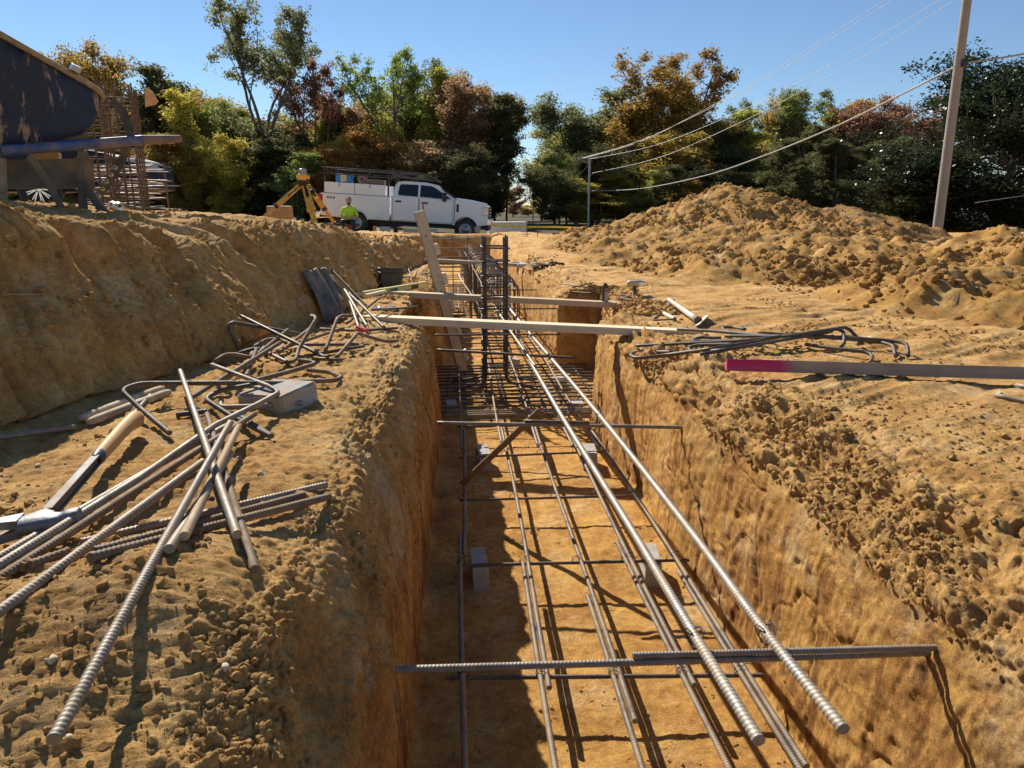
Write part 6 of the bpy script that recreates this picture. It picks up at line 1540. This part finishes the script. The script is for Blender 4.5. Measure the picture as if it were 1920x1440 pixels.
# ------------------------------------------------------------------ poles and wires
PW = timber('pole_wood', (.33, .29, .25))
up_ = thing('utility_pole', 'tall wooden utility pole at the right, the thickest of the poles', 'utility pole')
pb, pm = P3(1752, 474, 17.0), P3(1808, 40, 17.0); dd = (pm - pb); pt = pb + dd * 1.75; pb = pb - dd * .22
mb = MB(); V = [pb.lerp(pt, i / 10) for i in range(11)]; mb.tube(V, .12, 18, radii=[.122 - .0035 * i for i in range(11)]); mb.build('pole', PW, up_)
mb = MB(); q = pb.lerp(pt, .84); mb.box(q, (2.4, .12, .12), Matrix.Rotation(-.9, 3, 'Z')); mb.build('crossarm', PW, up_)
mb = MB(); q = P3(1801, 120, 17.0); mb.box(q + Vector((0, -.12, 0)), (.12, .12, .16), None, .02); mb.build('bracket', BLKT, up_)
def slim_pole(label, px, top, Yp, r, arm=0, m=PW):
    a = P3(px, 452, Yp); a.z = min(a.z, drop(a.x, Yp)); b = P3(px, top, Yp); b = Vector((a.x, Yp, b.z)); t = thing('utility_pole', label, 'utility pole', group=None)
    MB().cyl(a, b, r, r * .8, 10).build('pole', m, t)
    if arm: MB().box(b + Vector((-arm * .15, 0, -.08)), (arm, .09, .10)).build('crossarm', m, t); MB().beam(b + Vector((-arm * .5, 0, -.1)), b + Vector((0, 0, -.5)), .04, .04).build('brace', m, t)
    return b
GPOLE = simple('grey_pole', (.42, .40, .38), .8)
b1 = slim_pole('pale slim utility pole with a crossarm, in front of the golden trees', 1102, 293, 43.5, .075, 1.1, GPOLE)
b2 = slim_pole('darker slim pole left of the pale one', 1048, 346, 52, .10, 1.2)
b3 = slim_pole('thin dark pole in the gap of sky beside a distant tree', 999, 362, 70, .07, 0)
WIREM = simple('wire_pale', (.45, .44, .43), .5, metal=.3); WIRED = simple('wire_dark', (.16, .15, .15), .6)
def wire(pp, r, label, mat=WIREM, r2=None):
    """pp: (px,py,Y)"""
    q = [P3(*a) for a in pp]; out = []
    for i in range(len(q) - 1):
        for t in np.linspace(0, 1, 10, endpoint=False):
            a, b, c, e = q[max(i - 1, 0)], q[i], q[i + 1], q[min(i + 2, len(q) - 1)]
            out.append(.5 * ((2 * b) + (c - a) * t + (2 * a - 5 * b + 4 * c - e) * t * t + (3 * b - 3 * c + e - a) * t ** 3))
    out.append(q[-1]); r *= .68; r2 = (r2 or r / .68) * .68; MB().tube(out, r, 6, radii=[r + (r2 - r) * i / (len(out) - 1) for i in range(len(out))]).build('power_line', mat, label=label, cat='power line')
wire([(2350, 20, 17), (2100, 62, 17), (1920, 101, 17), (1803, 119, 17)], .034, 'thick cable leaving the wooden pole towards the right edge', simple('cable_grey', (.30, .29, .28), .6))
wire([(1803, 119, 16.9), (1700, 172, 19), (1560, 240, 23), (1430, 293, 28), (1320, 330, 33), (1200, 354, 39), (1110, 358, 43.4)], .034, 'thick cable sagging from the wooden pole to the pale slim pole', simple('cable_grey', (.30, .29, .28)), .040)
wire([(1760, -60, 16), (1672, 0, 18), (1560, 72, 22), (1430, 152, 28), (1330, 204, 33), (1200, 264, 39), (1090, 297, 43.4)], .006, 'highest of the thin wires running down to the pale slim pole', r2=.018)
wire([(1850, -58, 16), (1762, 0, 18), (1640, 72, 22), (1500, 152, 28), (1380, 212, 33), (1230, 272, 39), (1102, 299, 43.4)], .006, 'middle one of the thin wires running down to the pale slim pole', r2=.018)
wire([(1880, -58, 16), (1790, 0, 18), (1670, 76, 22), (1530, 156, 28), (1400, 224, 33), (1240, 294, 39), (1110, 325, 43.4)], .006, 'lowest of the thin wires running down to the pale slim pole', r2=.018)
wire([(1738, -60, 16), (1658, 0, 18), (1550, 70, 22), (1420, 152, 28), (1320, 206, 33), (1200, 266, 39), (1094, 297, 43.4)], .005, 'thin wire running close below the highest one', r2=.016)
for k, (a, b) in enumerate([((1090, 297), (1040, 350)), ((1096, 298), (1046, 350)), ((1112, 300), (1050, 352)), ((1112, 326), (1050, 362))]):
    wire([(a[0], a[1], 43.4), ((a[0] + b[0]) / 2, (a[1] + b[1]) / 2 + 6, 47), (b[0], b[1], 51.9)], .012, ['leftmost', 'second', 'third', 'lowest'][k] + ' short wire between the pale and the darker slim pole', WIRED)
wire([(2050, 350, 24), (1920, 367, 24), (1828, 380, 24)], .016, 'cable stub emerging from the magnolia at the right edge')
wire([(1640, 402, 30), (1560, 408, 31), (1450, 420, 32)], .016, 'low cable showing behind the notch between the heaps')

# ------------------------------------------------------------------ things lying on the banks
# black bin
q = on(732, 540, 0); q.z = gz(q.x, q.y) - .005; bn = thing('black_bin', 'black square plastic bin standing behind the spirit level on the left bench', 'bin', tuple(q), (rad(-4), rad(3), .25)); bs = 43 / 1331 * q.y * 1.0
mb = MB(); a, b_, h_ = bs * .40, bs * .46, bs * .86; V = []; tk = .006
for (r, z) in ((a, 0), (b_, h_ * .8), (b_ * 1.0, h_), (b_ - tk, h_), (b_ - tk, h_ * .8), (a - tk, .012)):
    V += [(sx * r, sy * r, z) for sx, sy in ((-1, -1), (1, -1), (1, 1), (-1, 1))]
mb.add(V, [(k * 4 + i, k * 4 + (i + 1) % 4, (k + 1) * 4 + (i + 1) % 4, (k + 1) * 4 + i) for k in range(5) for i in range(4)] + [(3, 2, 1, 0), (20, 21, 22, 23)]); mb.build('tub', BLK, bn)
mb = MB(); r = b_ + .006; pts = [(-r, -r, h_), (r, -r, h_ + .004), (r, r, h_), (-r, r, h_ + .01), (-r, -r, h_)]; mb.tube(fillet(pts, .02, 3), .006, 6); pts = [(x * .985, y * .985, z - h_ * .2) for x, y, z in pts]; mb.tube(fillet(pts, .02, 3), .005, 6); mb.build('rim', BLK, bn)
mb = MB(); [mb.box((x, -b_ * .93 + abs(0), h_ * .4), (.006, .012, h_ * .7), Matrix.Rotation(.05, 3, 'X')) for x in np.linspace(-a * .8, a * .8, 5)]; mb.build('rib', BLK, bn)
# spirit level
la, lb = P3(664, 556, 5.05), P3(800, 533, 5.75); lv_ = thing('spirit_level', 'yellow spirit level leaning across the left end of the boards', 'spirit level')
YL = simple('level_yellow', (.62, .52, .16), .45, dirt=.3)
dv = (lb - la).normalized(); up1 = Vector((.0, -.25, 1)); 
mb = MB(); mb.beam(la, lb, .022, .052, up1, .002); mb.build('frame', YL, lv_)
sd_ = dv.cross(up1).normalized(); mb = MB()
for s in (-1, 1): mb.beam(la + sd_ * s * .012, lb + sd_ * s * .012, .004, .012, up1)
mb.build('rail', simple('level_edge', (.75, .68, .35), .4), lv_)
for f in (.22, .5, .80):
    p = la.lerp(lb, f); mb = MB(); mb.beam(p - dv * .045, p + dv * .045, .028, .030, up1, .004); mb.build('vial_window', BLK, lv_)
# pale offcut and crumpled foil below it
board('timber_offcut', P3(686, 554, 4.72), P3(722, 546, 4.95), .03, .018, WOOD, 'small pale timber offcut under the yellow level', 'timber')
p = on(*Y_(1310, 478), .006); mb = MB()
for k in range(9): mb.box(p + Vector((R_.uniform(-.07, .07), R_.uniform(-.03, .03), R_.uniform(0, .012))), (.05, .03, .004), Euler((R_.uniform(-.6, .6), R_.uniform(-.6, .6), R_.uniform(0, 3))).to_matrix())
mb.build('foil_scrap', simple('foil', (.75, .76, .78), .3, metal=.7), label='crumpled white foil scrap lying behind the near board end', cat='foil')
# grey sheet slumped down the left bank
SHT = NT('grey_sheet'); n_ = SHT.noise(1, 5, .7, SHT.map((30, 30, 4))); SHT.base(SHT.mix(SHT.math('MULTIPLY', SHT.ramp(SHT.noise(6, 5, .7), [(.40, 0.0), (.58, 1.0)]), .8), SHT.ramp(n_, [(.3, (.08, .075, .068)), (.7, (.19, .18, .16))]), (.30, .22, .14))); SHT.set(rough=.75, spec=.15)
def sheet(cn, label, curl, seed):
    nu, nv = 26, 26; V = []
    A_, B_, C_, D_ = [Vector(c) for c in cn]
    for j in range(nv):
        for i in range(nu):
            u, v = i / (nu - 1), j / (nv - 1); p = A_.lerp(B_, u).lerp(D_.lerp(C_, u), v)
            b = curl * math.sin(PI * u) ** .8 * (.5 + .5 * v) + .014 * math.sin(9 * u + 3 * v + seed) + .012 * float(vnoise(np.array([u * 6.]), np.array([v * 2. + seed]))[0])
            V.append(p + Vector((.55, -.45, .55)).normalized() * b)
    V = np.array([tuple(p) for p in V]); me, _ = grid_mesh('grey_sheet', V, nv, nu); o = link('grey_sheet', me, SHT.m, label=label, cat='plastic sheet', group='grey sheets slumped down the left bank')
    s = o.modifiers.new('t', 'SOLIDIFY'); s.thickness = .004; return o
def on2(px, py, l): p = hit(px, py); return p - ray(px, py) * l
sheet([on2(566, 514, .02), on2(594, 508, .03), on2(640, 596, .03), on2(612, 606, .02)], 'lower dark grey sheet slumped against the left bank, left of the sheaf of bars', .07, 1)
sheet([on2(592, 500, .05), on2(622, 520, .05), on2(642, 562, .04), on2(628, 590, .06)], 'upper grey sheet with sunlit muddy top on the left bank', .05, 4)
# drill standing on its battery
d0 = Vector(P3(1189, 572, 5.36)); d0.z = B2Z; dl = thing('cordless_drill', 'cordless drill standing on the far board with its chuck to the right', 'drill', tuple(d0))
k = .70; mb = MB(); mb.box((0, 0, .030 * k), (.085 * k, .11 * k, .060 * k), None, .008); mb.build('battery', BLK, dl)
mb = MB(); mb.tube([(0, 0, .055 * k), (.004, 0, .12 * k), (-.004, 0, .20 * k)], .018 * k, 10, radii=[.022 * k, .017 * k, .02 * k]); mb.build('grip', BLK, dl)
mb = MB(); mb.lathe([(.001, -.075 * k), (.028 * k, -.07 * k), (.034 * k, -.04 * k), (.034 * k, .03 * k), (.028 * k, .05 * k)], (-.012 * k, 0, .215 * k), (1, -.1, .05), 16); mb.build('motor_housing', simple('drill_body', (.50, .44, .30), .5), dl)
mb = MB(); mb.lathe([(.028 * k, .05 * k), (.030 * k, .06 * k), (.022 * k, .09 * k), (.018 * k, .115 * k), (.006 * k, .12 * k), (.005 * k, .15 * k), (.001, .15 * k)], (-.012 * k, 0, .215 * k), (1, -.1, .05), 14); mb.build('chuck', CHR, dl)
d0 = Vector(P3(1134, 566, 5.36)); d0.z = B2Z; bo = thing('black_canister', 'black upright canister with a printed label standing on the far board', 'canister', tuple(d0))
mb = MB(); mb.box((0, 0, .07), (.046, .035, .14), None, .008); mb.build('case', BLK, bo); mb = MB(); mb.box((.006, -.019, .065), (.026, .004, .095)); mb.build('label_print', simple('canister_label', (.50, .42, .36), .5, var=.5, scale=60), bo); mb = MB(); mb.box((.006, -.0215, .098), (.020, .002, .018)); mb.build('red_print', simple('label_red', (.5, .06, .03), .5), bo)
mb = MB(); mb.cyl((0, 0, .14), (0, 0, .152), .014, n=12); mb.build('cap', BLKT, bo)
# tamper / hoe
ta, tb2 = on(1254, 562, .05), on(1308, 600, .03); hoe = thing('hoe', 'pale-handled hoe lying on the dirt beside the far board', 'hoe')
MB().tube([ta, ta.lerp(tb2, .5), tb2], .016, 10, radii=[.015, .016, .019]).build('handle', simple('pale_handle', (.58, .52, .42), .6, dirt=.3), hoe)
q = [on(1302, 611, .004), on(1309, 609, .03), on(1329, 590, .045), on(1322, 592, .01)]; nn_ = Vector((.01, .006, .0)); MB().add([*q, *[a + nn_ for a in q]], [(0, 1, 2, 3), (7, 6, 5, 4), (0, 4, 5, 1), (1, 5, 6, 2), (2, 6, 7, 3), (3, 7, 4, 0)]).build('blade', simple('hoe_blade', (.45, .42, .37), .5, metal=.4, dirt=.4), hoe)
MB().cyl(tb2 - (tb2 - ta).normalized() * .05, tb2 + (tb2 - ta).normalized() * .01, .021, .024, 12).build('ferrule', GREYP, hoe)
MB().tube([on(1244, 587, .02), on(1265, 598, .015)], .013, 8).build('wooden_peg', simple('pale_handle', (.58, .52, .42)), label='short pale peg lying inside the triangle of thin bar', cat='peg')
# litter far down the right bank
for k, (px, py, w_) in enumerate([(972, 494, .20), (985, 499, .22), (1020, 498, .30), (1045, 497, .16)]):
    p = on(px, py, .01); mb = MB()
    for _ in range(3): mb.box(p + Vector((R_.uniform(-.04, .04), R_.uniform(-.05, .05), R_.uniform(0, .03))), (w_, .10, .012), Euler((R_.uniform(-.3, .3), R_.uniform(-.3, .3), R_.uniform(-.5, .5))).to_matrix(), .002)
    mb.build('paper_litter' if k < 3 else 'tool_bag', simple('paper', (.72, .70, .66), .8) if k < 3 else BLKT, label=['small white paper scrap at the far end of the right bank', 'second white paper scrap, right of the small one, far right bank', 'widest white paper scrap on the far right bank', 'small dark bag beside the white scraps on the far right bank'][k], cat='litter' if k < 3 else 'bag')
for k, (px, h_) in enumerate([(988, .35), (1008, .30), (1262, .2)][:2]):
    p = P3(px, 470, 17.2); z = drop(p.x, 17.2); bar('rebar', [(p.x, 17.2, z - .1), (p.x, 17.2, z + h_)], .02, 'dark', label=['left', 'right'][k] + ' one of two short bars standing at the far end of the right bank', cat='rebar')
board('wooden_board', P3(905, 441, 19.4), P3(1126, 449, 19.4), .12, .05, WOOD_G, 'weathered board lying along the edge of the road beyond the trench', 'board')
print('far', round(time.time() - T0, 1))
